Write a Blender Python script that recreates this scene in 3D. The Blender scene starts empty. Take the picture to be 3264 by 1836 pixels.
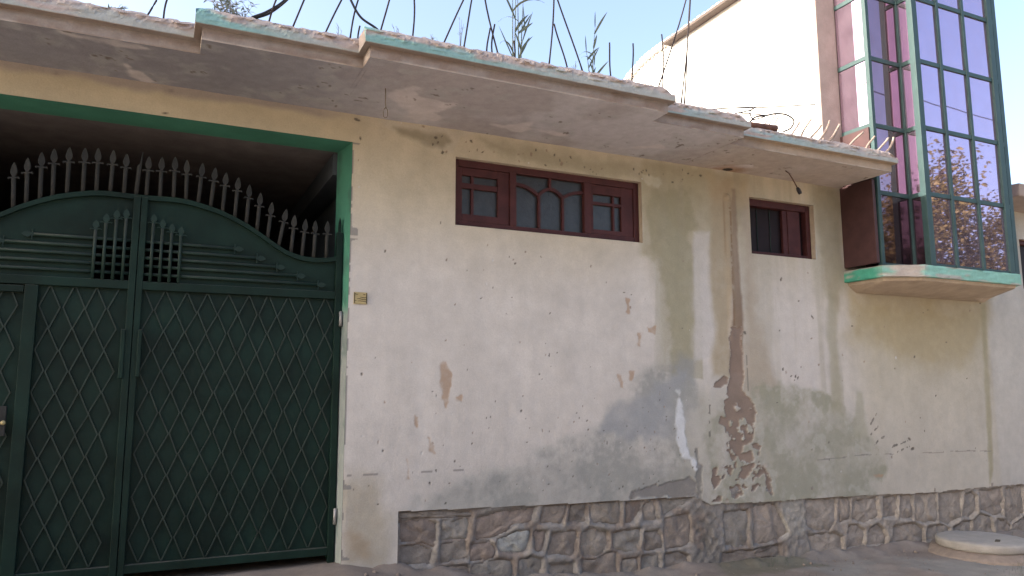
import bpy, bmesh, math, random
import numpy as np
from mathutils import Vector, Matrix

scene = bpy.context.scene
COL = scene.collection
rad = math.radians

# ------------------------------------------------------------------ camera
cam_data = bpy.data.cameras.new('camera')
cam = bpy.data.objects.new('camera', cam_data)
COL.objects.link(cam)
scene.camera = cam
cam_data.sensor_width = 36.0
cam_data.lens = 36.0 * 2388.6 / 3264.0
cam_data.clip_start = 0.05
cam_data.clip_end = 2000.0
_yaw, _pitch, _roll = rad(24.974), rad(7.779), rad(-0.103)
_f = Vector((math.sin(_yaw) * math.cos(_pitch), math.cos(_yaw) * math.cos(_pitch), math.sin(_pitch)))
_r = Vector((math.cos(_yaw), -math.sin(_yaw), 0.0))
_u = _r.cross(_f)
_r2 = _r * math.cos(_roll) + _u * math.sin(_roll)
_u2 = -_r * math.sin(_roll) + _u * math.cos(_roll)
cam.matrix_world = Matrix(((_r2.x, _u2.x, -_f.x, 0.0), (_r2.y, _u2.y, -_f.y, -6.0),
                           (_r2.z, _u2.z, -_f.z, 1.4), (0, 0, 0, 1)))

# ------------------------------------------------------------------ sky and sun
TO_SUN = Vector((-1.0, 0.15, 0.50)).normalized()
SUN_EL = math.asin(TO_SUN.z)
SUN_AZ = math.atan2(TO_SUN.x, TO_SUN.y)          # clockwise from +Y
world = bpy.data.worlds.new('World')
scene.world = world
world.use_nodes = True
wn = world.node_tree
bg = wn.nodes['Background']
sky = wn.nodes.new('ShaderNodeTexSky')
sky.sky_type = 'NISHITA'
sky.sun_disc = False
sky.sun_elevation = SUN_EL
sky.sun_rotation = SUN_AZ
sky.air_density = 0.8
sky.dust_density = 5.0
sky.ozone_density = 0.4
wn.links.new(sky.outputs[0], bg.inputs[0])
bg.inputs[1].default_value = 0.15

sun_data = bpy.data.lights.new('sun', 'SUN')
sun_data.energy = 2.6
sun_data.angle = rad(0.53)
sun_data.color = (1.0, 0.94, 0.86)
sun = bpy.data.objects.new('sun', sun_data)
COL.objects.link(sun)
sun.rotation_euler = TO_SUN.to_track_quat('Z', 'Y').to_euler()

vs = scene.view_settings
vs.view_transform = 'Standard'
vs.look = 'None'
vs.gamma = 1.0
vs.exposure = 2.0
vs.use_curve_mapping = False

# ------------------------------------------------------------------ measured outlines (metres, facade plane x / z)
STONES = [[(1.795,0.377),(2.035,0.35),(2.133,0.322),(2.124,0.183),(2.092,0.131),(1.994,0.179),(1.814,0.189)],[(1.794,0.426),(2.199,0.414),(2.418,0.379),(2.424,0.352),(2.144,0.362),(1.794,0.387)],[(2.161,0.331),(2.419,0.343),(2.408,0.261),(2.386,0.171),(2.157,0.175)],[(2.482,0.338),(2.656,0.378),(3.031,0.39),(2.999,0.291),(2.956,0.252),(2.829,0.261),(2.745,0.194),(2.598,0.154),(2.465,0.149)],[(1.82,0.164),(1.968,0.166),(2.082,0.112),(2.093,0.086),(2.078,-0.002),(1.817,0.018)],[(2.157,0.16),(2.386,0.156),(2.398,0.013),(2.225,-0.001),(2.154,0.001)],[(2.431,0.127),(2.598,0.138),(2.645,0.067),(2.633,-0.004),(2.421,-0.02)],[(2.668,0.148),(2.835,0.197),(2.968,0.187),(2.943,0.031),(2.834,0.02),(2.686,0.054)],[(3.017,0.183),(3.141,0.179),(3.102,0.006),(3.022,0.019)],[(2.176,-0.026),(2.415,-0.039),(2.405,-0.189),(2.042,-0.151),(2.052,-0.069)],[(2.444,-0.042),(2.645,-0.015),(2.804,-0.045),(2.804,-0.231),(2.428,-0.192)],[(2.876,-0.047),(2.979,-0.02),(3.089,-0.056),(3.075,-0.275),(2.869,-0.254)],[(3.104,0.391),(3.332,0.382),(3.292,0.227),(3.072,0.254)],[(3.39,0.384),(3.541,0.38),(3.544,0.219),(3.356,0.233)],[(3.587,0.388),(3.891,0.38),(3.909,0.294),(3.893,0.182),(3.777,0.191),(3.59,0.216)],[(3.96,0.381),(4.15,0.375),(4.125,0.279),(4.052,0.188),(3.955,0.189)],[(4.162,0.334),(4.271,0.379),(4.296,0.268),(4.322,0.185),(4.15,0.175)],[(4.351,0.38),(4.714,0.364),(4.561,0.291),(4.381,0.21)],[(3.19,0.159),(3.432,0.145),(3.444,0.096),(3.41,-0.042),(3.132,-0.023),(3.164,0.076)],[(3.503,0.134),(3.576,0.173),(3.762,0.125),(3.773,0.024),(3.704,-0.069),(3.507,-0.067),(3.482,0.038)],[(3.823,0.109),(4.135,0.13),(4.112,0.053),(4.087,-0.058),(3.907,-0.059),(3.813,-0.012)],[(4.169,0.088),(4.319,0.093),(4.353,0.033),(4.356,-0.082),(4.157,-0.07)],[(4.395,0.192),(4.67,0.213),(4.697,-0.053),(4.547,-0.075),(4.393,-0.085)],[(3.162,-0.105),(3.409,-0.112),(3.431,-0.313),(3.154,-0.284)],[(3.493,-0.093),(3.637,-0.112),(3.751,-0.057),(3.852,-0.071),(3.845,-0.357),(3.496,-0.32)],[(3.926,-0.139),(4.071,-0.141),(4.092,-0.367),(3.9,-0.347)],[(4.134,-0.124),(4.305,-0.112),(4.317,-0.192),(4.298,-0.332),(4.128,-0.343)],[(4.384,-0.119),(4.545,-0.127),(4.654,-0.166),(4.646,-0.368),(4.362,-0.339)],[(5.105,0.202),(5.402,0.203),(5.382,-0.141),(5.107,-0.118)],[(5.49,0.247),(5.771,0.243),(5.877,0.055),(5.929,-0.058),(5.817,-0.107),(5.468,-0.134)],[(6.205,0.253),(6.625,0.243),(6.586,0.026),(6.514,-0.074),(6.295,-0.057),(6.187,0.01)],[(5.067,-0.183),(5.427,-0.187),(5.813,-0.164),(5.816,-0.264),(5.373,-0.308),(5.053,-0.291)],[(6.199,-0.101),(6.586,-0.102),(6.689,-0.155),(6.686,-0.313),(6.254,-0.326)],[(6.679,0.239),(6.832,0.238),(6.813,0.025),(6.681,0.004)],[(6.892,0.202),(7.243,0.219),(7.268,0.006),(7.037,-0.039),(6.864,0.019)],[(7.347,0.221),(7.581,0.215),(7.534,-0.012),(7.337,0.001)],[(7.628,0.212),(7.821,0.217),(7.805,-0.048),(7.592,-0.024)],[(7.894,0.213),(8.217,0.21),(8.219,-0.101),(7.981,-0.108),(7.864,-0.06)],[(8.28,0.207),(8.682,0.209),(8.632,-0.09),(8.416,-0.157),(8.256,-0.104)],[(8.729,0.156),(8.84,0.191),(8.94,0.135),(8.917,-0.042),(8.802,-0.102),(8.659,-0.083)],[(9.002,0.191),(9.392,0.204),(9.428,0.062),(9.403,-0.109),(9.249,-0.116),(8.999,-0.031)],[(9.503,0.189),(9.838,0.206),(9.812,-0.12),(9.543,-0.223),(9.443,-0.129)],[(6.803,-0.052),(6.924,-0.05),(7.03,-0.116),(7.003,-0.282),(6.751,-0.275)],[(7.11,-0.099),(7.238,-0.069),(7.314,-0.114),(7.363,-0.204),(7.354,-0.288),(7.059,-0.279)],[(7.501,-0.105),(7.8,-0.095),(7.962,-0.171),(7.972,-0.301),(7.943,-0.338),(7.423,-0.294)],[(8.05,-0.154),(8.277,-0.146),(8.41,-0.206),(8.369,-0.333),(8.168,-0.317),(8.009,-0.296)],[(8.488,-0.195),(8.664,-0.142),(8.808,-0.152),(8.782,-0.359),(8.471,-0.334)],[(8.864,-0.14),(8.993,-0.081),(9.164,-0.127),(9.213,-0.369),(8.835,-0.355)],[(9.284,-0.161),(9.45,-0.182),(9.538,-0.257),(9.52,-0.377),(9.257,-0.356)],[(9.58,-0.26),(9.804,-0.172),(9.895,-0.196),(9.863,-0.404),(9.565,-0.363)],[(9.897,0.203),(10.196,0.205),(10.159,-0.125),(9.903,-0.144)]]
STAIN = {
'algae_win':[(4.306,3.423),(4.811,3.449),(4.82,2.926),(4.786,2.125),(4.714,1.594),(4.542,1.562),(4.488,2.144),(4.357,2.666),(4.25,2.815),(4.234,3.255)],
'light_strip':[(4.831,2.992),(5.041,3.01),(5.053,2.167),(5.073,1.755),(4.795,1.688)],
'olive_pipe':[(5.075,3.479),(5.351,3.579),(5.243,1.536),(5.003,1.534),(5.085,2.009),(5.028,2.487)],
'beige_pipe':[(5.497,3.527),(5.619,3.403),(5.599,2.688),(5.634,2.191),(5.715,1.766),(5.862,1.377),(5.398,1.378)],
'rust':[(5.347,3.51),(5.411,3.518),(5.405,3.177),(5.419,2.511),(5.435,2.183),(5.408,1.569),(5.228,1.567),(5.268,2.015),(5.322,2.407),(5.337,3.171)],
'damp':[(4.567,1.715),(4.775,1.687),(4.736,0.331),(3.628,0.345),(2.409,0.373),(1.788,0.392),(1.941,0.603),(2.183,0.717),(2.696,0.771),(3.185,0.86),(3.643,1.126),(3.85,1.266),(4.17,1.411)],
'damp_blue':[(3.658,1.012),(3.815,1.237),(4.353,1.47),(4.695,1.594),(4.756,1.227),(4.518,0.931),(3.979,0.918)],
'olive_low':[(5.694,1.441),(6.217,1.409),(6.578,1.341),(6.803,1.204),(6.922,0.931),(7.257,0.853),(7.444,0.71),(7.423,0.504),(7.163,0.381),(7.241,0.175),(5.781,0.142),(4.901,0.202),(4.844,0.621),(5.027,1.224),(5.522,1.377)],
'olive_streak':[(6.646,2.478),(6.791,2.486),(6.765,1.89),(6.808,1.545),(6.797,1.136),(6.609,1.139),(6.622,1.886)],
'olive_streak2':[(7.035,1.373),(7.108,1.373),(7.134,0.857),(6.916,0.863)],
'efflor':[(4.571,1.381),(4.606,1.381),(4.624,1.184),(4.649,0.946),(4.679,0.806),(4.763,0.719),(4.796,0.662),(4.759,0.636),(4.693,0.722),(4.589,0.754),(4.55,0.865),(4.542,1.087)],
'crust':[(4.002,0.489),(4.213,0.521),(4.393,0.526),(4.614,0.558),(4.745,0.537),(4.776,0.387),(4.644,0.38),(4.316,0.386),(4.0,0.391)],
'dark_joint':[(4.758,0.834),(4.792,0.833),(4.836,0.622),(4.82,0.444),(4.864,0.234),(4.758,0.241),(4.762,0.506)],
'yellow_jamb':[(1.29,0.711),(1.577,0.66),(1.71,0.422),(1.745,-0.038),(1.311,0.006)],
'orange_jamb':[(1.387,0.302),(1.562,0.241),(1.566,0.074),(1.418,0.088)],
'yellow_bay':[(7.055,2.428),(7.983,2.382),(9.372,2.405),(9.321,2.028),(8.75,1.746),(7.91,1.697),(7.365,1.975),(7.02,2.036)],
'streak_r':[(9.294,2.461),(9.381,2.465),(9.304,0.795),(9.27,0.421),(9.167,0.24),(9.202,0.798)],
'smear_top':[(1.533,3.661),(1.781,3.601),(2.038,3.497),(2.212,3.493),(2.3,3.62),(2.572,3.703),(2.329,3.711),(1.949,3.697)],
'olive_top':[(1.684,3.628),(1.893,3.632),(2.152,3.627),(2.211,3.578),(2.124,3.509),(1.923,3.537),(1.754,3.569)],
'olive_top2':[(2.48,3.646),(2.696,3.633),(3.015,3.633),(3.347,3.617),(3.979,3.623),(4.274,3.581),(4.233,3.463),(3.345,3.449),(2.696,3.5)],
'white_win':[(4.234,3.511),(4.461,3.49),(4.419,3.388),(4.269,3.419)],
'olive_sw':[(6.622,3.693),(6.963,3.658),(6.91,3.03),(6.635,2.937),(6.567,3.289)],
'tan_pipe_top':[(5.019,3.607),(5.59,3.642),(5.597,3.401),(5.379,3.31),(5.048,3.342)],
}
PEEL = [[(5.267,2.031),(5.415,2.036),(5.411,1.631),(5.424,1.531),(5.391,1.431),(5.45,1.331),(5.539,1.259),(5.549,1.173),(5.52,0.933),(5.479,0.864),(5.365,0.812),(5.307,0.744),(5.236,0.761),(5.13,0.792),(5.147,0.943),(5.125,1.04),(5.047,1.083),(5.094,1.131),(5.148,1.137),(5.121,1.235),(5.156,1.29),(5.202,1.318),(5.197,1.402),(5.223,1.544)],[(4.987,1.417),(5.058,1.487),(5.151,1.543),(5.222,1.53),(5.2,1.445),(5.109,1.424)],[(5.298,0.745),(5.382,0.783),(5.464,0.774),(5.487,0.696),(5.413,0.685),(5.323,0.702)],[(5.32,0.647),(5.486,0.668),(5.614,0.642),(5.702,0.547),(5.729,0.461),(5.639,0.438),(5.626,0.536),(5.495,0.515),(5.442,0.545),(5.366,0.494),(5.277,0.526),(5.29,0.594)],[(4.955,0.622),(5.016,0.633),(5.013,0.566),(5.119,0.574),(5.125,0.519),(5.062,0.496),(4.955,0.441),(4.938,0.515)],[(5.469,0.864),(5.616,0.832),(5.567,0.791),(5.485,0.815)],[(5.183,0.435),(5.292,0.47),(5.296,0.388),(5.248,0.323),(5.17,0.354)],[(5.455,0.461),(5.547,0.457),(5.487,0.377),(5.432,0.38)],[(4.932,0.328),(5.074,0.374),(5.053,0.321),(4.879,0.292)],[(5.633,0.494),(5.716,0.476),(5.736,0.335),(5.707,0.329),(5.645,0.382)],[(5.183,0.777),(5.292,0.8),(5.267,0.677),(5.196,0.68)]]
ORANGE = [[(2.132,1.635),(2.187,1.654),(2.231,1.517),(2.218,1.386),(2.178,1.256),(2.154,1.36),(2.125,1.464)],[(2.021,1.028),(2.054,1.014),(2.083,0.898),(2.034,0.905)],[(1.85,0.844),(1.874,0.806),(1.887,0.676),(1.84,0.683)],[(3.891,1.542),(3.933,1.542),(3.951,1.411),(3.906,1.425)],[(4.115,1.962),(4.165,1.949),(4.164,1.804),(4.117,1.812)],[(4.242,1.997),(4.335,2.015),(4.325,1.947),(4.252,1.951)],[(3.998,2.275),(4.044,2.262),(4.03,2.131),(4.005,2.154)],[(4.025,1.573),(4.061,1.573),(4.044,1.484),(4.016,1.493)],[(1.91,1.195),(1.938,1.182),(1.933,1.101),(1.906,1.119)],[(2.275,1.346),(2.317,1.354),(2.312,1.32),(2.278,1.318)],[(7.195,0.464),(7.344,0.464),(7.326,0.434),(7.218,0.443)]]
SOFFIT = [[(1.498,-0.487),(1.558,-0.642),(1.633,-0.739),(1.729,-0.625),(1.893,-0.57),(2.053,-0.575),(2.043,-0.467),(1.945,-0.314),(2.058,-0.179),(1.865,-0.051),(1.726,-0.249),(1.584,-0.394)],[(2.414,-0.265),(2.593,-0.268),(2.693,-0.354),(2.8,-0.481),(2.818,-0.331),(3.147,-0.316),(3.318,-0.308),(3.195,-0.23),(2.875,-0.275),(2.749,-0.175)],[(-0.348,-0.282),(-0.314,-0.19),(-0.258,-0.16),(-0.123,-0.021),(-0.222,0.025),(-0.317,-0.077)],[(3.965,-0.265),(4.142,-0.417),(4.219,-0.334),(4.016,-0.24)],[(4.974,0.103),(5.056,-0.077),(5.382,-0.255),(5.519,-0.233),(5.334,-0.091),(5.124,0.122)],[(-0.718,-0.661),(-0.47,-0.665),(-0.213,-0.621),(-0.302,-0.58),(-0.644,-0.585)]]
REBAR = [(-0.208,-0.66,3.929,-0.145,4.072),(-0.11,-0.66,3.935,-0.092,4.092),(0.547,-0.9,3.927,0.601,4.149),(0.699,-0.9,3.912,0.796,4.217),(0.93,-0.9,3.928,1.076,4.298),(1.106,-0.9,3.943,1.18,4.334),(1.165,-0.9,3.92,1.163,4.01),(1.269,-1.1,3.914,1.346,4.257),(1.498,-1.1,3.918,1.497,4.314),(1.742,-1.1,3.918,1.962,4.447),(1.893,-1.1,3.914,1.988,4.47),(2.166,-1.1,3.911,2.029,4.509),(2.13,-1.1,3.921,2.138,4.139),(2.088,-1.1,3.913,2.102,4.102),(2.312,-1.1,3.904,2.302,4.044),(2.606,-1.1,3.925,2.666,4.695),(2.759,-1.1,3.918,2.656,4.262),(2.892,-1.1,3.919,2.595,4.711),(3.168,-1.1,3.902,3.157,4.2),(3.375,-1.1,3.908,3.385,4.239),(3.85,-0.88,4.025,3.849,4.519),(3.804,-0.88,4.03,4.262,5.299),(4.039,-0.88,3.936,4.238,5.36),(4.071,-0.88,3.941,4.241,5.362),(5.54,-0.69,3.923,5.647,4.052),(5.676,-0.69,3.913,5.799,4.107),(5.794,-0.69,3.915,5.936,4.058),(5.936,-0.69,3.935,6.074,4.134),(6.025,-0.69,3.909,6.218,4.117),(6.066,-0.69,3.908,6.194,4.082),(6.325,-0.69,3.897,6.544,4.079),(6.605,-0.69,3.929,6.705,4.055),(6.781,-0.69,3.929,6.917,4.069),(6.892,-0.69,3.928,7.009,4.091)]
HOSE1 = [(0.417, -0.9, 3.91), (0.52, -0.9, 3.979), (0.637, -0.9, 4.093), (0.741, -0.9, 4.281), (0.89, -0.9, 4.414), (1.026, -0.9, 4.351), (1.094, -0.9, 4.198), (1.17, -0.9, 4.082), (1.294, -0.9, 4.015)]
HOSE2 = [(0.435, -0.88, 3.915), (0.543, -0.88, 3.984), (0.654, -0.88, 4.107), (0.714, -0.88, 4.215), (0.784, -0.88, 4.398)]
LOOP = [(4.99, -0.7, 3.948), (5.066, -0.7, 4.011), (5.198, -0.7, 4.046), (5.331, -0.7, 4.086), (5.465, -0.7, 4.096), (5.55, -0.7, 4.064), (5.556, -0.7, 4.02), (5.504, -0.7, 3.959), (5.415, -0.7, 3.916)]
WIRES = [[(4.542, -0.65, 4.02), (4.862, -0.65, 4.087), (5.233, -0.65, 4.152), (5.926, -0.65, 4.297)], [(4.69, -0.6, 4.066), (4.907, -0.6, 4.112), (5.131, -0.6, 4.16)], [(4.832, -0.68, 4.017), (5.016, -0.68, 4.076), (5.092, -0.68, 4.133)], [(4.886, -0.7, 4.019), (5.031, -0.7, 4.035), (5.197, -0.7, 4.042), (5.028, -0.7, 3.973)], [(5.063, -0.7, 4.106), (4.995, -0.7, 4.044), (5.028, -0.7, 3.976)], [(5.183, -0.7, 3.963), (5.254, -0.7, 4.048)], [(5.239, -0.7, 3.964), (5.332, -0.7, 4.09)], [(5.305, -0.7, 3.974), (5.368, -0.7, 4.073)]]

# ------------------------------------------------------------------ helpers
RNG = np.random.default_rng(7)
random.seed(11)
_tabs = {}
def vnoise(x, y, seed):
    if seed not in _tabs:
        _tabs[seed] = np.random.default_rng(seed).random((256, 256))
    T = _tabs[seed]
    xi = np.floor(x).astype(int); yi = np.floor(y).astype(int)
    fx = x - xi; fy = y - yi
    fx = fx * fx * (3 - 2 * fx); fy = fy * fy * (3 - 2 * fy)
    a = T[xi & 255, yi & 255]; b = T[(xi + 1) & 255, yi & 255]
    c = T[xi & 255, (yi + 1) & 255]; d = T[(xi + 1) & 255, (yi + 1) & 255]
    return (a * (1 - fx) + b * fx) * (1 - fy) + (c * (1 - fx) + d * fx) * fy
def fbm(x, y, scale, octv=4, seed=1):
    x = np.asarray(x, float); y = np.asarray(y, float)
    s = np.zeros(np.broadcast(x, y).shape); amp = 1.0; tot = 0.0
    for o in range(octv):
        s = s + amp * vnoise(x * scale + 17.3 * o, y * scale + 5.1 * o, seed + o)
        tot += amp; amp *= 0.5; scale *= 2.03
    return s / tot
def sstep(a, b, x):
    t = np.clip((x - a) / (b - a), 0, 1)
    return t * t * (3 - 2 * t)
def poly_sdf(X, Z, poly):
    d2 = np.full(X.shape, 1e9); inside = np.zeros(X.shape, bool)
    n = len(poly)
    for i in range(n):
        ax, az = poly[i]; bx, bz = poly[(i + 1) % n]
        ex, ez = bx - ax, bz - az
        t = np.clip(((X - ax) * ex + (Z - az) * ez) / (ex * ex + ez * ez + 1e-12), 0, 1)
        d2 = np.minimum(d2, (X - ax - t * ex) ** 2 + (Z - az - t * ez) ** 2)
        c = ((az > Z) != (bz > Z)) & (X < (bx - ax) * (Z - az) / (bz - az + 1e-12) + ax)
        inside ^= c
    d = np.sqrt(d2)
    return np.where(inside, -d, d)
def pmask(X, Z, poly, soft, warp=0.0, wscale=6.0, seed=3):
    p = np.array(poly); m = soft + warp * 1.2 + 0.05
    out = np.zeros(X.shape)
    b = (X > p[:, 0].min() - m) & (X < p[:, 0].max() + m) & (Z > p[:, 1].min() - m) & (Z < p[:, 1].max() + m)
    if not b.any(): return out
    x, z = X[b], Z[b]
    d = poly_sdf(x, z, poly)
    if warp: d = d + (fbm(x, z, wscale, 5, seed) - 0.5) * 2 * warp
    out[b] = 1 - sstep(-soft, soft, d)
    return out
def mixc(C, col, m):
    col = np.asarray(col, float)
    return C * (1 - m[..., None]) + col * m[..., None]

def np_mesh(name, V, F, mat, parent=None, col=None, smooth=False):
    V = np.asarray(V, np.float32).reshape(-1, 3); F = np.asarray(F, np.int32)
    me = bpy.data.meshes.new(name)
    k = F.shape[1]
    me.vertices.add(len(V)); me.vertices.foreach_set('co', V.ravel())
    me.loops.add(F.size); me.loops.foreach_set('vertex_index', F.ravel())
    me.polygons.add(len(F)); me.polygons.foreach_set('loop_start', np.arange(0, F.size, k, dtype=np.int32))
    me.polygons.foreach_set('loop_total', np.full(len(F), k, np.int32))
    if smooth: me.polygons.foreach_set('use_smooth', np.ones(len(F), bool))
    if col is not None:
        a = me.color_attributes.new('Col', 'FLOAT_COLOR', 'POINT')
        c = np.ones((len(V), 4), np.float32); c[:, :3] = np.asarray(col).reshape(-1, 3)
        a.data.foreach_set('color', c.ravel())
    me.update(calc_edges=True)
    me.materials.append(mat)
    return link(name, me, parent)
def link(name, me, parent=None):
    o = bpy.data.objects.new(name, me); COL.objects.link(o)
    if parent is not None: o.parent = parent
    return o
def empty(name, loc=(0, 0, 0), parent=None):
    o = bpy.data.objects.new(name, None); o.location = loc; o.empty_display_size = 0.2
    COL.objects.link(o)
    if parent is not None: o.parent = parent
    return o
def tag(o, label=None, cat=None, group=None, kind=None):
    for k, v in (('label', label), ('category', cat), ('group', group), ('kind', kind)):
        if v: o[k] = v
    return o
def dup(o, parent, loc=None):
    c = o.copy(); COL.objects.link(c); c.parent = parent
    if loc is not None: c.location = loc
    return c

class MB:
    def __init__(s): s.v = []; s.f = []
    def box(s, x0, x1, y0, y1, z0, z1):
        b = len(s.v)
        s.v += [(x0, y0, z0), (x1, y0, z0), (x1, y1, z0), (x0, y1, z0), (x0, y0, z1), (x1, y0, z1), (x1, y1, z1), (x0, y1, z1)]
        s.f += [tuple(b + i for i in q) for q in ((0, 3, 2, 1), (4, 5, 6, 7), (0, 1, 5, 4), (1, 2, 6, 5), (2, 3, 7, 6), (3, 0, 4, 7))]
        return s
    def quad(s, a, b_, c, d):
        b = len(s.v); s.v += [a, b_, c, d]; s.f.append((b, b + 1, b + 2, b + 3)); return s
    def prism_xz(s, poly, y0, y1):          # outline in x/z, extruded in y
        b = len(s.v); n = len(poly)
        s.v += [(x, y0, z) for x, z in poly] + [(x, y1, z) for x, z in poly]
        s.f.append(tuple(b + i for i in range(n))); s.f.append(tuple(b + n + i for i in reversed(range(n))))
        for i in range(n): j = (i + 1) % n; s.f.append((b + j, b + i, b + n + i, b + n + j))
        return s
    def prism_xy(s, poly, z0, z1):
        b = len(s.v); n = len(poly)
        s.v += [(x, y, z0) for x, y in poly] + [(x, y, z1) for x, y in poly]
        s.f.append(tuple(b + i for i in reversed(range(n)))); s.f.append(tuple(b + n + i for i in range(n)))
        for i in range(n): j = (i + 1) % n; s.f.append((b + i, b + j, b + n + j, b + n + i))
        return s
    def prism_yz(s, poly, x0, x1):
        b = len(s.v); n = len(poly)
        s.v += [(x0, y, z) for y, z in poly] + [(x1, y, z) for y, z in poly]
        s.f.append(tuple(b + i for i in range(n))); s.f.append(tuple(b + n + i for i in reversed(range(n))))
        for i in range(n): j = (i + 1) % n; s.f.append((b + j, b + i, b + n + i, b + n + j))
        return s
    def tube(s, pts, r, n=8, cap=True):
        pts = [Vector(p) for p in pts]; b = len(s.v); m = len(pts)
        rs = r if isinstance(r, (list, tuple)) else [r] * m
        up = Vector((0, 0, 1))
        for i, p in enumerate(pts):
            t = (pts[min(i + 1, m - 1)] - pts[max(i - 1, 0)]).normalized()
            a = t.cross(up) if abs(t.z) < 0.9 else t.cross(Vector((1, 0, 0)))
            a.normalize(); c = t.cross(a)
            for k in range(n):
                w = 2 * math.pi * (k + 0.5) / n
                s.v.append(tuple(p + (a * math.cos(w) + c * math.sin(w)) * rs[i]))
        for i in range(m - 1):
            for k in range(n):
                l = (k + 1) % n
                s.f.append((b + i * n + k, b + i * n + l, b + (i + 1) * n + l, b + (i + 1) * n + k))
        if cap:
            s.f.append(tuple(b + k for k in reversed(range(n)))); s.f.append(tuple(b + (m - 1) * n + k for k in range(n)))
        return s
    def lathe(s, prof, n=20, c=(0, 0)):     # prof: (radius, z)
        b = len(s.v); m = len(prof)
        for r, z in prof:
            for k in range(n):
                w = 2 * math.pi * k / n; s.v.append((c[0] + r * math.cos(w), c[1] + r * math.sin(w), z))
        for i in range(m - 1):
            for k in range(n):
                l = (k + 1) % n; s.f.append((b + i * n + k, b + i * n + l, b + (i + 1) * n + l, b + (i + 1) * n + k))
        s.f.append(tuple(b + k for k in reversed(range(n)))); s.f.append(tuple(b + (m - 1) * n + k for k in range(n)))
        return s
    def build(s, name, mat, parent=None, bevel=0.0, smooth=False):
        me = bpy.data.meshes.new(name); me.from_pydata(s.v, [], s.f); me.materials.append(mat)
        if smooth: me.polygons.foreach_set('use_smooth', np.ones(len(me.polygons), bool))
        me.update()
        o = link(name, me, parent)
        if bevel:
            m = o.modifiers.new('bevel', 'BEVEL'); m.width = bevel; m.segments = 2; m.limit_method = 'ANGLE'; m.angle_limit = rad(40)
        return o

# ------------------------------------------------------------------ materials
def mk(name, base=(.5, .5, .5), rough=.85, var=.15, vscale=6.0, bump=.2, bscale=60.0, metallic=0.0, attr=False,
       chip=None, chip_scale=14.0, chip_t=.70, dust=None, spec=.3, wave=False, fine=.06):
    m = bpy.data.materials.new(name); m.use_nodes = True
    nt = m.node_tree; N = nt.nodes; L = nt.links
    bs = N['Principled BSDF']
    bs.inputs['Roughness'].default_value = rough
    bs.inputs['Metallic'].default_value = metallic
    bs.inputs['Specular IOR Level'].default_value = spec
    tc = N.new('ShaderNodeNewGeometry')
    pos = tc.outputs['Position']
    def noise(sc, det=5.0, rg=.6):
        n = N.new('ShaderNodeTexNoise'); n.inputs['Scale'].default_value = sc; n.inputs['Detail'].default_value = det
        n.inputs['Roughness'].default_value = rg; L.new(pos, n.inputs['Vector']); return n.outputs['Fac']
    def mapr(src, a, b, c, d):
        n = N.new('ShaderNodeMapRange'); n.inputs[1].default_value = a; n.inputs[2].default_value = b
        n.inputs[3].default_value = c; n.inputs[4].default_value = d; L.new(src, n.inputs[0]); return n.outputs[0]
    def mix(fac, a, b, mode='MIX'):
        n = N.new('ShaderNodeMix'); n.data_type = 'RGBA'; n.blend_type = mode
        if isinstance(fac, float): n.inputs[0].default_value = fac
        else: L.new(fac, n.inputs[0])
        for i, v in ((6, a), (7, b)):
            if isinstance(v, tuple): n.inputs[i].default_value = (*v, 1)
            else: L.new(v, n.inputs[i])
        return n.outputs[2]
    if attr:
        a = N.new('ShaderNodeAttribute'); a.attribute_name = 'Col'; c = a.outputs['Color']
    else:
        r = N.new('ShaderNodeRGB'); r.outputs[0].default_value = (*base, 1); c = r.outputs[0]
    v1 = mapr(noise(vscale), .3, .7, 1 - var, 1 + var)
    v2 = mapr(noise(90.0, 3.0), .3, .7, 1 - fine, 1 + fine)
    mm = N.new('ShaderNodeMath'); mm.operation = 'MULTIPLY'; L.new(v1, mm.inputs[0]); L.new(v2, mm.inputs[1])
    vv = N.new('ShaderNodeVectorMath'); vv.operation = 'SCALE'; L.new(c, vv.inputs[0]); L.new(mm.outputs[0], vv.inputs[3])
    c = vv.outputs[0]
    if dust:
        g = N.new('ShaderNodeSeparateXYZ'); L.new(tc.outputs['Normal'], g.inputs[0])
        f = mapr(g.outputs['Z'], .1, .8, .03, .85)
        f2 = N.new('ShaderNodeMath'); f2.operation = 'MULTIPLY'; L.new(f, f2.inputs[0])
        L.new(mapr(noise(9.0), .35, .65, .45, 1.0), f2.inputs[1])
        c = mix(f2.outputs[0], c, dust)
    if chip:
        f = mapr(noise(chip_scale, 6.0, .7), chip_t, chip_t + .03, 0, 1)
        c = mix(f, c, chip)
    L.new(c, bs.inputs['Base Color'])
    if bump:
        b = N.new('ShaderNodeBump'); b.inputs['Strength'].default_value = bump; b.inputs['Distance'].default_value = .01
        L.new(noise(bscale, 6.0, .65), b.inputs['Height']); L.new(b.outputs[0], bs.inputs['Normal'])
    return m

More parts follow.
